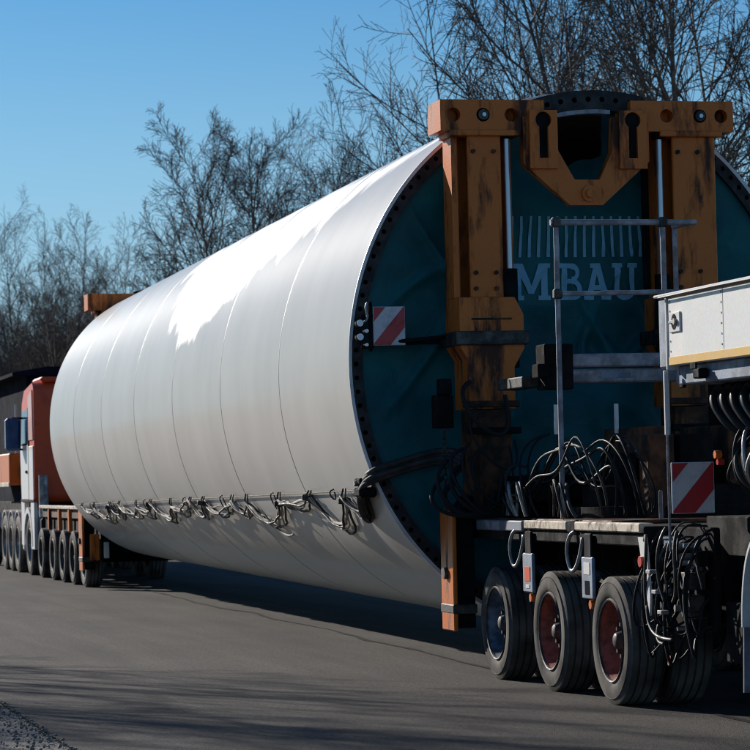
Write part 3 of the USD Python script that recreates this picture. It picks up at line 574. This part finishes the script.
# pedestal that carries the frame and its tangle of hoses
ped = thing('load_pedestal', 'dark steel turntable pedestal on the deck, below the grey beams', 'pedestal')
obj('turntable', lathe_x([(0, 0.0), (0, 0.80), (0.08, 0.80), (0.08, 0.72), (0.22, 0.72), (0.22, 0)], 40).apply_transform(np.array([[0, 0, 1, 0.05], [0, 1, 0, -2.2], [1, 0, 0, 1.172], [0, 0, 0, 1.0]])), BLACK, ped, smooth=30)
obj('column', cb(-0.42, 0.5, -2.55, -1.75, 1.39, 1.62), BLACK, ped)
obj('side_cheek', cb(-0.36, -0.20, -2.65, -1.65, 1.39, 1.80), ORANGE_DIRTY, ped)
obj('side_cheek', cb(0.22, 0.38, -2.65, -1.65, 1.39, 1.80), ORANGE_DIRTY, ped)
obj('upright', cb(-0.45, -0.26, -2.9, -2.7, 1.17, 1.74), ORANGE_DIRTY, ped)
obj('upright', cb(-0.22, 0.02, -2.9, -2.7, 1.17, 1.74), BLACK, ped)
obj('link_arm', [cb(-0.80, 0.70, -1.70, -0.55, 1.30, 1.48)], BLACK, ped)
hs = thing('hose_tangle', 'tangle of black hydraulic hoses drooping over the trailer deck', 'hoses')
rg = np.random.default_rng(12)
for k in range(9):
    x0 = rg.uniform(-0.98, -0.6); dy = rg.uniform(-0.35, 0.35)
    c = [(x0 + 0.25, -1.0 + dy, 1.62 + rg.uniform(-.2, .2)), (x0, -1.25 + dy, 1.42 + rg.uniform(-.1, .1)), (x0 - 0.02, -1.6 + dy, 1.34 + rg.uniform(-.06, .1)), (x0, -2.05 + dy, 1.48 + rg.uniform(-.1, .1)), (x0 + 0.02, -2.6 + dy, 1.60 + rg.uniform(-.22, .18)), (x0 + 0.05, -2.8 + dy*0.7, 1.58 + rg.uniform(-.2, .18)), (x0 + 0.12, -3.0, 1.45 + rg.uniform(-.1, .1)), (x0 + 0.2, -2.9, 1.2)]
    obj('hose', tube(spline(c, 46), rg.uniform(0.007, 0.014), 6), [HOSE, CABLE_D, HOSE, HOSE, HOSE, HOSE, CABLE_D][k % 7], hs, smooth=True)
for k in range(10):
    x0 = rg.uniform(-1.0, -0.8); y0 = rg.uniform(-2.9, -1.3)
    c = [(x0, y0, 1.19), (x0 - 0.03, y0 + 0.1, 1.30 + rg.uniform(0, .15)), (x0 + 0.02, y0 + 0.28, 1.26 + rg.uniform(0, .2)), (x0 + 0.05, y0 + 0.4, 1.19)]
    obj('hose', tube(spline(c, 22), rg.uniform(0.009, 0.014), 6), [CABLE_W, HOSE, HOSE, CABLE_D][k % 4], hs, smooth=True)
for k in range(12):   # clutter round the left leg
    x0 = rg.uniform(-1.30, -0.95); z0 = rg.uniform(1.3, 2.2)
    c = [(x0, -0.62, z0), (x0 - 0.08, -0.72, z0 - rg.uniform(.1, .3)), (x0 + rg.uniform(0, .2), -0.74, z0 - rg.uniform(.3, .6)), (x0 + rg.uniform(.2, .45), -0.68, z0 - rg.uniform(0.0, .4))]
    c = [(a, b, max(d, 1.2)) for a, b, d in c]
    obj('hose', tube(spline(c, 24), rg.uniform(0.010, 0.018), 6), HOSE, hs, smooth=True)
cl = thing('chain_hoist', 'black chain clamp hanging beside the left frame leg', 'chain')
obj('clamp_block', [cb(-1.33, -1.20, -0.62, -0.45, 1.85, 2.10), cb(-1.30, -1.22, -0.66, -0.5, 2.10, 2.22)], BLACK, cl)
for k in range(14):
    z = 1.84 - k*0.045; a = k % 2
    o = trimesh.creation.torus(0.022, 0.006, major_sections=12, minor_sections=6)
    o.apply_scale([0.75, 1.25, 1]); o.apply_transform(trimesh.transformations.rotation_matrix(PI/2, [1, 0, 0]))
    if a: o.apply_transform(trimesh.transformations.rotation_matrix(PI/2, [0, 0, 1]))
    o.apply_translation((-1.26, -0.55, z)); obj('chain_link', o, GREASE, cl, smooth=40)

# ------------------------------------------------------------------ railing and grey beams
rl = thing('pipe_railing', 'grey pipe railing standing before the tarpaulin print', 'railing')
def pipe(n, a, b, r=0.019): obj(n, cyl(a, b, r, 12), GALV, rl, smooth=40)
YR = -2.5
pipe('post', (-0.94, YR, 1.18), (-0.94, YR, 3.24)); pipe('post', (-0.165, YR, 1.7), (-0.165, YR, 3.24)); pipe('post', (0.045, YR + 0.35, 2.1), (0.045, YR + 0.35, 3.24))
pipe('top_rail', (-0.98, YR, 3.22), (0.08, YR, 3.22), 0.021); pipe('middle_rail', (-0.94, YR, 2.725), (0.03, YR, 2.735), 0.017); pipe('top_rail', (0.04, YR, 3.22), (0.04, YR + 0.36, 3.22), 0.019)
for px, pz in ((-0.94, 3.22), (-0.165, 3.22), (-0.94, 2.725)):
    obj('pipe_clamp', cb(px - 0.03, px + 0.03, YR - 0.03, YR + 0.03, pz - 0.035, pz + 0.035, 0.01), GREASE, rl)
for px in (-0.82, -0.375):
    obj('short_stub', cyl((px, -2.0, 1.765), (px, -2.0, 1.975), 0.017, 10), CAB_WHITE, rl, smooth=40)
bm = thing('grey_beam', 'pair of grey aluminium beams crossing low behind the railing', 'beams')
obj('beam', cb(-0.84, 1.1, -2.08, -1.96, 2.235, 2.33, 0.012), GALV, bm); obj('beam', cb(-0.80, 1.1, -2.06, -1.94, 2.125, 2.222, 0.012), GALV, bm)
obj('bracket', [cb(-0.93, -0.72, -2.12, -1.9, 2.08, 2.40), cb(-0.99, -0.90, -2.15, -2.0, 2.16, 2.26)], BLACK, bm)
obj('bracket', [cb(-1.05, -0.90, -1.95, -1.3, 2.10, 2.18)], GREASE, bm)
obj('label_plate', cb(-0.50, -0.28, -2.064, -2.061, 2.155, 2.195, 0.001), BLUEGREY, bm)
obj('support', cb(0.35, 0.5, -2.1, -1.9, 1.15, 2.12), BLACK, bm)

# ------------------------------------------------------------------ power pack
pk = thing('power_pack', 'white box with yellow band and latch above the trailer at the right', 'power pack')
obj('housing', cb(-1.05, 0.9, -8.6, -5.12, 2.115, 2.53, 0.012), WHITE, pk)
obj('lid', [cb(-1.075, 0.92, -8.6, -4.925, 2.532, 2.55, 0.006)], CAB_WHITE, pk)
obj('lid_seal', tube([(-1.082, -5.05, 2.527), (-1.084, -6.0, 2.531), (-1.082, -8.6, 2.527)], 0.008, 6), HOSE, pk)
obj('corner_post', cb(-1.052, -0.90, -5.092, -4.945, 2.10, 2.529, 0.015), BLUEGREY, pk)
obj('corner_trim', cb(-1.060, -0.95, -5.118, -5.094, 2.09, 2.5305, 0.004), CAB_WHITE, pk)
obj('yellow_band', cb(-1.0535, -1.045, -8.6, -5.12, 2.118, 2.166, 0.001), YELLOW, pk)
obj('floor_beam', cb(-0.99, 0.85, -8.6, -5.12, 2.00, 2.112), BLUEGREY, pk)
for y in (-5.16, -6.05, -6.95):
    for i in range(6): obj('rivet', cyl((-1.049, y, 2.20 + 0.06*i), (-1.0535, y, 2.20 + 0.06*i), 0.006, 8), GALV, pk)
obj('panel_joint', cb(-1.0512, -1.048, -6.08, -6.072, 2.17, 2.528, 0.0005), GREYPAINT, pk)
obj('skirt', cb(-0.985, -0.96, -5.17, -5.10, 1.98, 2.11), BLACK, pk)
o = obj('latch', cb(-1.062, -1.048, -5.36, -5.17, 2.31, 2.43, 0.004), CAB_WHITE, pk)
obj('latch_recess', cyl((-1.064, -5.265, 2.372), (-1.060, -5.265, 2.372), 0.047, 18), BLACK, o); obj('latch_handle', [cb(-1.078, -1.062, -5.31, -5.20, 2.362, 2.382, 0.004), cyl((-1.08, -5.30, 2.372), (-1.06, -5.30, 2.372), 0.02, 10)], STEEL, o)
obj('hinge', [cb(-1.062, -1.05, -5.62, -5.52, 2.075, 2.115), cb(-1.06, -1.0, -5.67, -5.56, 2.02, 2.08)], BLACK, pk)
obj('support_post', cb(-1.07, -1.045, -5.085, -5.06, 1.70, 2.09, 0.004), CAB_WHITE, pk)
for a in (0.70, -0.55):
    for b in (-5.6, -8.2): obj('leg', cb(a - 0.06, a + 0.06, b - 0.06, b + 0.06, 1.41, 2.0), BLACK, pk)
obj('engine_block', [cb(-0.66, 0.6, -8.2, -5.45, 1.45, 1.97), cb(-0.72, -0.6, -6.9, -5.8, 1.5, 1.7)], BLACK, pk)
rg = np.random.default_rng(5)
for k in range(8):   # loops of thick hose below the box
    y = -5.42 - 0.17*k
    c = [(-0.70, y + 0.02, 1.97), (-0.83, y + 0.03, 1.96), (-0.89, y - 0.02, 1.90), (-0.88, y - 0.08, 1.82), (-0.84, y - 0.16, 1.74), (-0.72, y - 0.22, 1.70)]
    obj('thick_hose', tube(spline(c, 24), 0.026, 10), HOSE, pk, smooth=True)
    obj('hose_coupling', cyl((-0.83, y + 0.03, 1.965), (-0.855, y + 0.015, 1.94), 0.031, 12), GREASE, pk, smooth=40)
for k in range(16):
    y = rg.uniform(-6.5, -5.5); z = rg.uniform(1.62, 1.8); d = rg.uniform(-0.1, 0.15)
    c = [(-0.70, y, z), (-0.82, y + 0.02, z - 0.06), (-0.86, y + d*0.6, z - 0.2), (-0.82, y + d, 1.40), (-0.72, y + d*1.1, 1.34)]
    obj('thin_hose', tube(spline(c, 22), rg.uniform(0.009, 0.015), 6), [HOSE, CABLE_D, STEEL, HOSE][k % 4], pk, smooth=True)
obj('filter_cup', [cyl((-0.90, -5.46, 1.575), (-0.86, -5.46, 1.575), 0.024, 16)], ORANGE, pk, smooth=40)
obj('filter_cup', [cyl((-0.90, -5.50, 1.53), (-0.86, -5.50, 1.53), 0.018, 16)], REDLENS, pk, smooth=40)
ringm = trimesh.creation.torus(0.125, 0.04, major_sections=32, minor_sections=10); ringm.apply_transform(trimesh.transformations.rotation_matrix(PI/2, [0, 1, 0])); ringm.apply_translation((-0.88, -6.36, 1.42))
obj('hose_reel', [ringm, cyl((-0.86, -6.36, 1.42), (-0.76, -6.36, 1.42), 0.10, 24), cb(-0.885, -0.85, -6.38, -6.34, 1.31, 1.53), cb(-0.885, -0.85, -6.47, -6.25, 1.40, 1.44), plate_x(Polygon([(-6.28, 1.52), (-6.20, 1.50), (-6.24, 1.72), (-6.34, 1.78)]), -0.87, -0.83)], GALV, pk, smooth=40)
obj('reel_hub', cyl((-0.90, -6.36, 1.42), (-0.84, -6.36, 1.42), 0.05, 18), BLACK, pk, smooth=40)

# mudguard of the next axle at the frame's right edge
mg = thing('mudguard', 'thin pale curved mudguard with dark flap at the far right edge', 'mudguard')
arc = [(-6.615 - 0.0, 0.26)] + [(-6.64 - 0.26*(1 - math.cos(a)), 0.62 + 0.50*math.sin(a)) for a in np.linspace(0, 1.35, 12)]
outl = np.array(arc); inl = outl + np.c_[np.full(len(outl), -0.016), np.linspace(0, -0.016, len(outl))]
obj('blade', plate_x(Polygon(np.vstack([outl[1:], inl[1:][::-1]])), -1.20, -0.8), CAB_WHITE, mg)
obj('flap', plate_x(Polygon(np.vstack([outl[:2], inl[:2][::-1]])), -1.19, -0.82), GREYPAINT, mg)
obj('stay', cb(-0.82, -0.6, -6.68, -6.64, 0.70, 0.75), BLACK, mg)

# ------------------------------------------------------------------ cable garland along the tube
cg = thing('cable_garland', 'swagged pale cable bundle tied along the lower side of the tower', 'cable bundle')
rope_z = lambda y: 1.40 - 0.0085*y + 0.0
ysr = np.linspace(0.25, 19.6, 120)
obj('rope', tube([(surf(y, rope_z(y), 0.02), y, rope_z(y)) for y in ysr], 0.006, 5), ROPE, cg, smooth=True)
rg = np.random.default_rng(44)
ties = np.sort(np.r_[0.35, np.arange(1.35, 19.3, 1.32) + rg.uniform(-0.32, 0.32, len(np.arange(1.35, 19.3, 1.32)))])
drop = {}
for i, y in enumerate(ties): drop[i] = rg.uniform(0.03, 0.09) if i else 0.0
sag = rg.uniform(0.07, 0.20, len(ties)); sag[0] = 0.22; sag[1] = 0.30; sag[2] = 0.10; sag[3] = 0.24; sag[6] = 0.20; sag[11] = 0.22
for s in range(5):
    P = []; dr = np.array([drop[i] for i in range(len(ties))]) + rg.uniform(-0.02, 0.02, len(ties))
    for i in range(len(ties) - 1):
        for t in np.linspace(0, 1, 12, endpoint=False):
            y = ties[i] + t*(ties[i+1] - ties[i])
            z = rope_z(y) - (dr[i]*(1 - t) + dr[i+1]*t) - (sag[i] + 0.03*(s - 2)*(0.6 if s % 2 else 1.0)) * 4*t*(1 - t)*0.75
            z += 0.018*math.sin(y*5.3 + s*2.1) + 0.02*math.sin(y*2.1 + 0.4*s)
            off = 0.03 + 0.015*((s*7) % 4) + 0.01*math.sin(y*13 + s)
            P.append((surf(y, z, off), y, z))
    obj('cable', tube(np.array(P), 0.0075 + 0.003*(s % 3), 6), [CABLE_W, CABLE_D, CABLE_W, CABLE_W, CABLE_D][s], cg, smooth=True)
for i, y in enumerate(ties):
    z0, z1 = rope_z(y), rope_z(y) - drop[i]
    if i < 3 or i % 3 == 0: obj('tie', [cb(surf(y, z1, 0.11), surf(y, z1, 0.01), y - 0.025, y + 0.025, z1 - 0.03, z1 + 0.02, 0.010)], CABLE_D, cg)
    obj('hanger', [tube([(surf(y + d, z0, 0.025), y + d, z0 + 0.02), (surf(y + d*1.6, (z0+z1)/2, 0.05), y + d*1.6, (z0+z1)/2), (surf(y, z1, 0.05), y, z1)], 0.008, 5) for d in (-0.05, 0.04)], CABLE_D, cg)
    for q in range(1):
        yy = y + rg.uniform(0.2, 0.7); zz = rope_z(yy); a = rg.uniform(0.05, 0.16)
        if yy < 19.4 and i % 2: obj('hanger', tube(spline([(surf(yy, zz, 0.02), yy, zz + 0.02), (surf(yy, zz - a*.6, 0.05), yy + 0.04, zz - a*.6), (surf(yy, zz - a, 0.04), yy + 0.01, zz - a), (surf(yy, zz - a*.5, 0.03), yy - 0.04, zz - a*.5), (surf(yy, zz, 0.02), yy, zz + 0.01)], 16), 0.007, 5), CABLE_D, cg, smooth=True)
for y0 in (5.0,):
    obj('loose_end', tube(spline([(surf(y0, 1.18, 0.06), y0, 1.18), (surf(y0 - 0.3, 1.02, 0.07), y0 - 0.3, 1.02), (surf(y0 - 0.7, 1.0, 0.05), y0 - 0.7, 1.0)], 14), 0.010, 6), CABLE_W, cg, smooth=True)
hz = [(-1.55, 0.75, 1.20), (-1.66, 0.50, 1.26), (-1.76, 0.15, 1.42), (-1.74, -0.07, 1.50), (-1.52, -0.10, 1.57), (-1.20, -0.16, 1.64), (-1.08, -0.3, 1.60)]
for k in range(4):
    d = np.array([0.012*k, -0.02*(k % 2), 0.03*(k - 1.5)])
    obj('thick_cable', tube(spline([np.array(q) + d*[1, 1, 1] for q in hz], 34), 0.024, 8), CABLE_D, cg, smooth=True)
obj('clip', [cb(-1.80, -1.66, -0.02, 0.18, 1.34, 1.42, 0.02), cb(-1.79, -1.70, 0.02, 0.2, 1.44, 1.49, 0.01)], BLACK, cg)
obj('clip_buckle', [cyl((-1.81, 0.12, 1.45), (-1.77, 0.12, 1.45), 0.022, 10)], STEEL, cg)

# ------------------------------------------------------------------ far trailer
t2 = thing('modular_trailer', 'far low trailer with five dark wheels and orange posts under the tower end', 'trailer', 'modular trailers')
for y in (21.45, 22.72, 23.95, 25.2, 26.75):
    dup(W_FAR, 'wheel', (WX, y, 0.41), 0, parent=t2)
    obj('axle', cyl((-0.86, y, 0.41), (0.3, y, 0.41), 0.05, 10), BLACK, t2)
for y in (20.9, 22.1, 23.35, 24.6, 25.9):
    obj('side_post', cb(-1.04, -0.98, y - 0.07, y + 0.07, 0.80, 1.14), ORANGE, t2)
obj('deck', cb(-1.0, 1.05, 20.4, 27.0, 1.00, 1.14), ORANGE_DIRTY, t2); obj('deck_edge', cb(-1.06, -1.0, 20.4, 27.0, 1.145, 1.20), PLANK, t2)
obj('side_beam', cb(-0.95, -0.9, 20.4, 27.0, 0.72, 0.99), BLACK, t2); obj('spine_beam', cb(-0.4, 0.4, 20.2, 27.2, 0.5, 0.99), BLACK, t2)
obj('rear_plate', cb(-1.13, -1.0, 20.18, 20.3, 0.42, 0.80), ORANGE, t2); obj('rear_plate', cb(-0.93, -0.86, 20.18, 20.26, 0.45, 0.68), CAB_WHITE, t2)
obj('bolster', cb(-0.8, 0.8, 21.0, 24.5, 1.15, 1.7), BLACK, t2)
obj('beacon', [cyl((-1.0, 20.5, 2.86), (-1.0, 20.5, 2.96), 0.05, 12)], AMBER, t2, smooth=40); obj('beacon_pole', [cyl((-1.0, 20.5, 1.14), (-1.0, 20.5, 2.86), 0.014, 8)], BLACK, t2)

# ------------------------------------------------------------------ tractor with red and white cab
k1 = thing('truck', 'red and white truck cab with blue mirror just beyond the tower', 'truck', 'heavy trucks ahead of the load')
cabp = Polygon([(27.35, 1.25), (29.2, 1.25), (29.42, 1.6), (29.32, 2.2), (29.05, 2.95), (28.7, 3.16), (27.5, 3.26), (27.35, 3.18)])
obj('cab', plate_x(cabp.buffer(-0.12, 4).buffer(0.12, 5), -1.08, 1.1), CAB_RED, k1)
obj('door', plate_x(Polygon([(28.05, 1.30), (29.1, 1.30), (29.22, 2.22), (28.05, 2.22)]), -1.105, -1.081), CAB_WHITE, k1)
obj('side_panel', cb(-1.10, -1.08, 27.40, 28.02, 1.28, 2.2), CAB_WHITE, k1)
obj('side_window', plate_x(Polygon([(28.1, 2.26), (29.15, 2.26), (28.98, 2.80), (28.1, 2.84)]), -1.095, -1.079), GLASS, k1)
obj('side_stripe', plate_x(Polygon([(27.40, 2.30), (28.0, 2.30), (28.0, 3.04), (27.45, 3.14)]), -1.10, -1.079), CAB_PINK, k1)
obj('door_frame', [cb(-1.102, -1.08, 28.03, 28.075, 1.3, 2.86), cb(-1.102, -1.08, 28.05, 29.18, 2.215, 2.255), cb(-1.10, -1.08, 27.36, 29.3, 1.25, 1.30)], BLACK, k1)
obj('rear_vent', [cb(-0.8, 0.8, 27.33, 27.345, 2.3 + 0.09*i, 2.35 + 0.09*i) for i in range(5)], BLACK, k1)
for q in (27.5, 28.0, 28.5): obj('roof_lamp', cb(-1.0, -0.9, q, q + 0.1, 3.2, 3.26, 0.01), AMBER, k1)
obj('roof_spoiler', cb(-0.95, 0.95, 27.4, 28.6, 3.27, 3.36, 0.04), CAB_RED, k1)
obj('door_handle', cb(-1.13, -1.105, 28.15, 28.32, 1.74, 1.79), BLACK, k1)
obj('windscreen', plate_x(Polygon([(29.33, 2.25), (29.06, 2.95), (29.10, 2.97), (29.37, 2.25)]), -0.95, 0.95), GLASS, k1)
o = obj('mirror', cb(-1.40, -1.14, 28.75, 28.97, 2.14, 2.70, 0.04), MIRROR_BLUE, k1); obj('mirror_arm', [cyl((-1.08, 28.9, 2.70), (-1.28, 28.85, 2.70), 0.018, 8), cyl((-1.08, 28.9, 2.16), (-1.28, 28.85, 2.16), 0.018, 8)], BLACK, o)
obj('step_panel', [cb(-1.08, -1.02, 27.5, 28.0, 0.45, 1.25), cb(-1.08, -1.02, 28.9, 29.4, 0.5, 1.25)], CAB_WHITE, k1)
obj('wheel_arch', plate_x(Point(28.42, 0.5).buffer(0.66, 16).difference(Point(28.42, 0.5).buffer(0.56, 16)).intersection(sbox(27, 0.5, 30, 1.3)), -1.09, -0.75), CAB_WHITE, k1)
obj('chassis', cb(-0.45, 0.45, 24.4, 29.3, 0.6, 0.98), BLACK, k1); obj('bumper', cb(-1.05, 1.05, 29.35, 29.55, 0.4, 0.95, 0.03), CAB_WHITE, k1)
obj('fuel_tank', cb(-1.0, -0.55, 27.15, 27.45, 0.45, 1.0, 0.05), BLACK, k1)
dup(W_BIG, 'wheel', (-0.92, 28.42, 0.5), 0, parent=k1); dup(W_BIG, 'wheel', (0.92, 28.42, 0.5), 180, parent=k1)
for y in (24.6, 26.0): dup(W_BIG, 'wheel', (0.5, y, 0.5), 180, parent=k1)
obj('exhaust', cyl((-0.95, 27.22, 1.0), (-0.95, 27.22, 1.7), 0.08, 14), STEEL, k1, smooth=40)

k2 = thing('truck', 'dark navy ballast truck with orange box at the left edge', 'truck', 'heavy trucks ahead of the load')
obj('body', plate_x(Polygon([(31.2, 1.25), (37.5, 1.25), (37.5, 3.4), (36.5, 3.60), (31.2, 3.56)]).buffer(0.05, 3), -0.75, 1.0), NAVY, k2)
obj('canopy', plate(Polygon([(-1.02, 3.58), (-0.4, 3.68), (0.6, 3.68), (1.1, 3.58), (1.1, 3.52), (-1.02, 3.52)]), 31.0, 37.5), NAVY, k2)
o = obj('ballast_box', cb(-1.12, -0.2, 30.9, 34.2, 1.55, 2.12, 0.02), ORANGE, k2)
obj('box_rib', cb(-1.135, -1.10, 30.9, 34.2, 1.52, 1.60), PLANK, o)
obj('chassis', cb(-0.8, 0.8, 29.9, 37.5, 0.75, 1.25), BLACK, k2); obj('tail_frame', [cb(-0.9, 0.9, 29.75, 29.9, 0.7, 1.25), cb(-0.85, -0.7, 29.9, 31.2, 1.25, 2.0)], BLACK, k2)
for y in (30.3, 31.35, 32.4, 35.8):
    dup(W_BIG, 'wheel', (-0.92, y, 0.5), 0, parent=k2); dup(W_BIG, 'wheel', (0.92, y, 0.5), 180, parent=k2)
    obj('mudguard', plate_x(Point(y, 0.5).buffer(0.60, 14).difference(Point(y, 0.5).buffer(0.575, 14)).intersection(sbox(y - 1, 0.75, y + 1, 1.3)), -1.06, -0.78), CAB_WHITE, k2)
obj('aerial_pole', cyl((-0.98, 31.0, 2.1), (-0.98, 31.0, 3.0), 0.016, 8), CAB_WHITE, k2)
obj('aerial_pole', cyl((-0.85, 30.4, 1.25), (-0.85, 30.4, 2.7), 0.014, 8), GALV, k2)

# ------------------------------------------------------------------ bare trees
def grow(seed, H, stems, spread, twigs=1.0):
    """bare tree: stems, limbs, branches and twigs as tapered segments. returns (trunk mesh, crown mesh)"""
    g = np.random.default_rng(seed); segs = {0: [], 1: []}
    def line(p, d, L, r0, r1, n, wob, up):
        pts = [p]; d = d / np.linalg.norm(d)
        for i in range(n):
            d = d + g.normal(0, wob, 3) + np.array([0, 0, up]); d /= np.linalg.norm(d)
            pts.append(pts[-1] + d * L / n)
        return np.array(pts), np.linspace(r0, r1, n + 1)
    def put(k, P, R):
        for i in range(len(P) - 1): segs[k].append((P[i], P[i+1], R[i], R[i+1]))
    def branch(P, R, level, L):
        nch = {1: 26, 2: 13, 3: 9}[level]; nch = max(2, int(nch * twigs * g.uniform(0.8, 1.2)))
        n = len(P) - 1; t0 = {1: 0.22, 2: 0.15, 3: 0.15}[level]
        for c in range(nch):
            t = t0 + (0.98 - t0) * (c + g.random()) / nch; i = min(int(t*n), n - 1); f = t*n - i
            q = P[i]*(1-f) + P[i+1]*f; d0 = P[i+1] - P[i]; d0 /= np.linalg.norm(d0); rr = R[i]*(1-f) + R[i+1]*f
            a = g.uniform(0, 2*PI); s = np.cross(d0, [math.cos(a), math.sin(a), 0.3]); s /= np.linalg.norm(s)
            ang = g.uniform(0.45, 0.95); d = d0*math.cos(ang) + s*math.sin(ang)
            l = L * (1.05 - 0.62*t) * {1: 0.46, 2: 0.46, 3: 0.55}[level] * g.uniform(0.7, 1.2)
            r0 = min(rr*0.7, {1: 0.030, 2: 0.0145, 3: 0.0105}[level] * (H/13)); r1 = {1: 0.009, 2: 0.0062, 3: 0.0055}[level]
            Q, S = line(q, d, l, r0, r1, {1: 6, 2: 4, 3: 2}[level], {1: 0.07, 2: 0.10, 3: 0.14}[level], {1: 0.045, 2: 0.04, 3: 0.02}[level])
            put(0 if level == 1 else 1, Q, S)
            if level < 3: branch(Q, S, level + 1, l)
    for s in range(stems):
        a = s/stems*2*PI + g.uniform(-.4, .4); lean = spread*g.uniform(0.5, 1.0) if stems > 1 else 0.04
        d = np.array([math.cos(a)*lean, math.sin(a)*lean, 1.0]); L = H*g.uniform(0.82, 1.02)
        P, R = line(np.array([math.cos(a), math.sin(a), 0])*0.18*(stems > 1), d, L, 0.075*H/13*(1.4 if stems == 1 else 1.0), 0.010, 12, 0.035, 0.012)
        put(0, P, R); branch(P, R, 1, L)
    def mesh(S, n):
        A, B = np.array([s[0] for s in S]), np.array([s[1] for s in S]); ra, rb = np.array([s[2] for s in S]), np.array([s[3] for s in S])
        d = B - A; d /= np.maximum(np.linalg.norm(d, axis=1, keepdims=True), 1e-9); h = np.where(np.abs(d[:, 2:3]) < 0.9, [[0, 0, 1.0]], [[1.0, 0, 0]])
        u = np.cross(d, h); u /= np.linalg.norm(u, axis=1, keepdims=True); w = np.cross(d, u); an = np.arange(n)/n*2*PI
        ring = np.cos(an)[None, :, None]*u[:, None] + np.sin(an)[None, :, None]*w[:, None]
        v = np.concatenate([A[:, None] + ring*ra[:, None, None], B[:, None] + ring*rb[:, None, None]], 1)
        f = np.array([q for j in range(n) for q in ((j, (j+1) % n, n + (j+1) % n), (j, n + (j+1) % n, n + j))])
        return trimesh.Trimesh(v.reshape(-1, 3), (f[None, :, ::-1] + (np.arange(len(S))*2*n)[:, None, None]).reshape(-1, 3), process=False)
    return mesh(segs[0], 5), mesh(segs[1], 3)
kinds = []
for i, (H, st, sp, tw) in enumerate(((13, 3, 0.24, 0.88), (14, 4, 0.30, 0.82), (12, 1, 0.0, 1.2), (13.5, 2, 0.24, 0.92), (11, 5, 0.36, 0.9), (12, 2, 0.30, 0.62))):
    a, b = grow(100 + i, H, st, sp, tw); c = stage.CreateClassPrim(f'/class_tree_{i}'); x = UsdGeom.Xform.Define(stage, f'/class_tree_{i}/root').GetPrim()
    obj('trunk', a, BARK, x); obj('crown', b, TWIG, x); kinds.append(x)
def tree(k, x, y, s, rot, label, group=None, sz=1.0):
    return dup(kinds[k], 'bare_tree', (x, y, -0.05), rot, label, 'tree', group, scale=(s, s, s*sz))
ROW = 'bare trees behind the load on the right'
LEFT = 'bare thicket trees above the trucks at the left'
rg = np.random.default_rng(77)
tree(1, 12, 135.6, 1.12, 327, 'tall bare tree above the trucks near the left edge')
tree(4, 13, 120.2, 1.10, 74, 'low spreading bare tree left of the far orange beam')
tree(3, 12.5, 97.9, 0.98, 277, 'round bushy bare tree above the shrinking far tower end')
tree(2, 11.5, 78.7, 1.18, 55, 'slender bare tree above the tower middle, left one of the close pair')
tree(2, 11.8, 73.7, 1.10, 334, 'slender bare tree above the tower middle, right one of the close pair')
tree(0, 13.5, 72.0, 0.92, 306, 'low bushy bare tree filling the gap above the tower middle')
tree(3, 12, 61.7, 0.88, 96, 'upright bare tree with a pointed top in the middle of the sky')
tree(0, 13, 59.0, 0.88, 207, 'dense bare tree left of the orange crossbeam')
tree(3, 13, 52.0, 0.90, 303, 'tall bare tree above the left end of the crossbeam')
tree(1, 12.4, 43.6, 0.96, 168, 'wide bare tree reaching out of the picture left of the flange arch')
tree(3, 12.6, 38.9, 1.10, 135, 'tall bare tree rising behind the flange arch')
tree(0, 12.2, 33.2, 1.14, 236, 'many-branched bare tree above the right half of the crossbeam')
tree(3, 13.5, 32.9, 1.10, 217, 'bare tree at the upper right corner beyond the crossbeam end')
for i in range(18):
    tree([4, 0, 4, 1][i % 4], 11 + rg.uniform(-2, 7), 90 + i*6 + rg.uniform(-3, 3), rg.uniform(0.60, 0.80) + 0.022*i, rg.uniform(0, 360), 'low bare tree massed behind the trucks at the left', LEFT)
for i in range(10):
    tree(4, 8.5 + rg.uniform(0, 8), 112 + i*8, rg.uniform(0.85, 1.1), rg.uniform(0, 360), 'brown bushy tree in the far thicket at the left edge', 'far thicket trees')
# trees on the near verge whose branch shadows fall over the road
for i, (x, y, k, s) in enumerate(((-9.8, 9.2, 5, 0.62), (-8.0, 8.8, 5, 0.58), (-10.6, 10.2, 5, 0.70), (-9.6, 6.0, 5, 0.62), (-8.2, 4.2, 2, 0.46), (-10.8, 3.4, 5, 0.66), (-8.4, 0.4, 5, 0.44), (-9.8, -1.2, 5, 0.50), (-12.0, 6.8, 5, 0.72))):
    tree(k, x, y, s, 77*i, 'bare tree on the left verge throwing branch shadows over the road', 'bare trees on the left verge')
for i in range(12):  # out of view, added to block low sky and darken the lower tower flank
    tree([4, 0, 4][i % 3], -14.5 - (i*37 % 5)*0.6, -22 + i*6.5, 0.40 + 0.03*(i % 4), 53*i, 'unseen bushy shrub added at the left to block low sky', 'unseen shrubs added to block low sky')
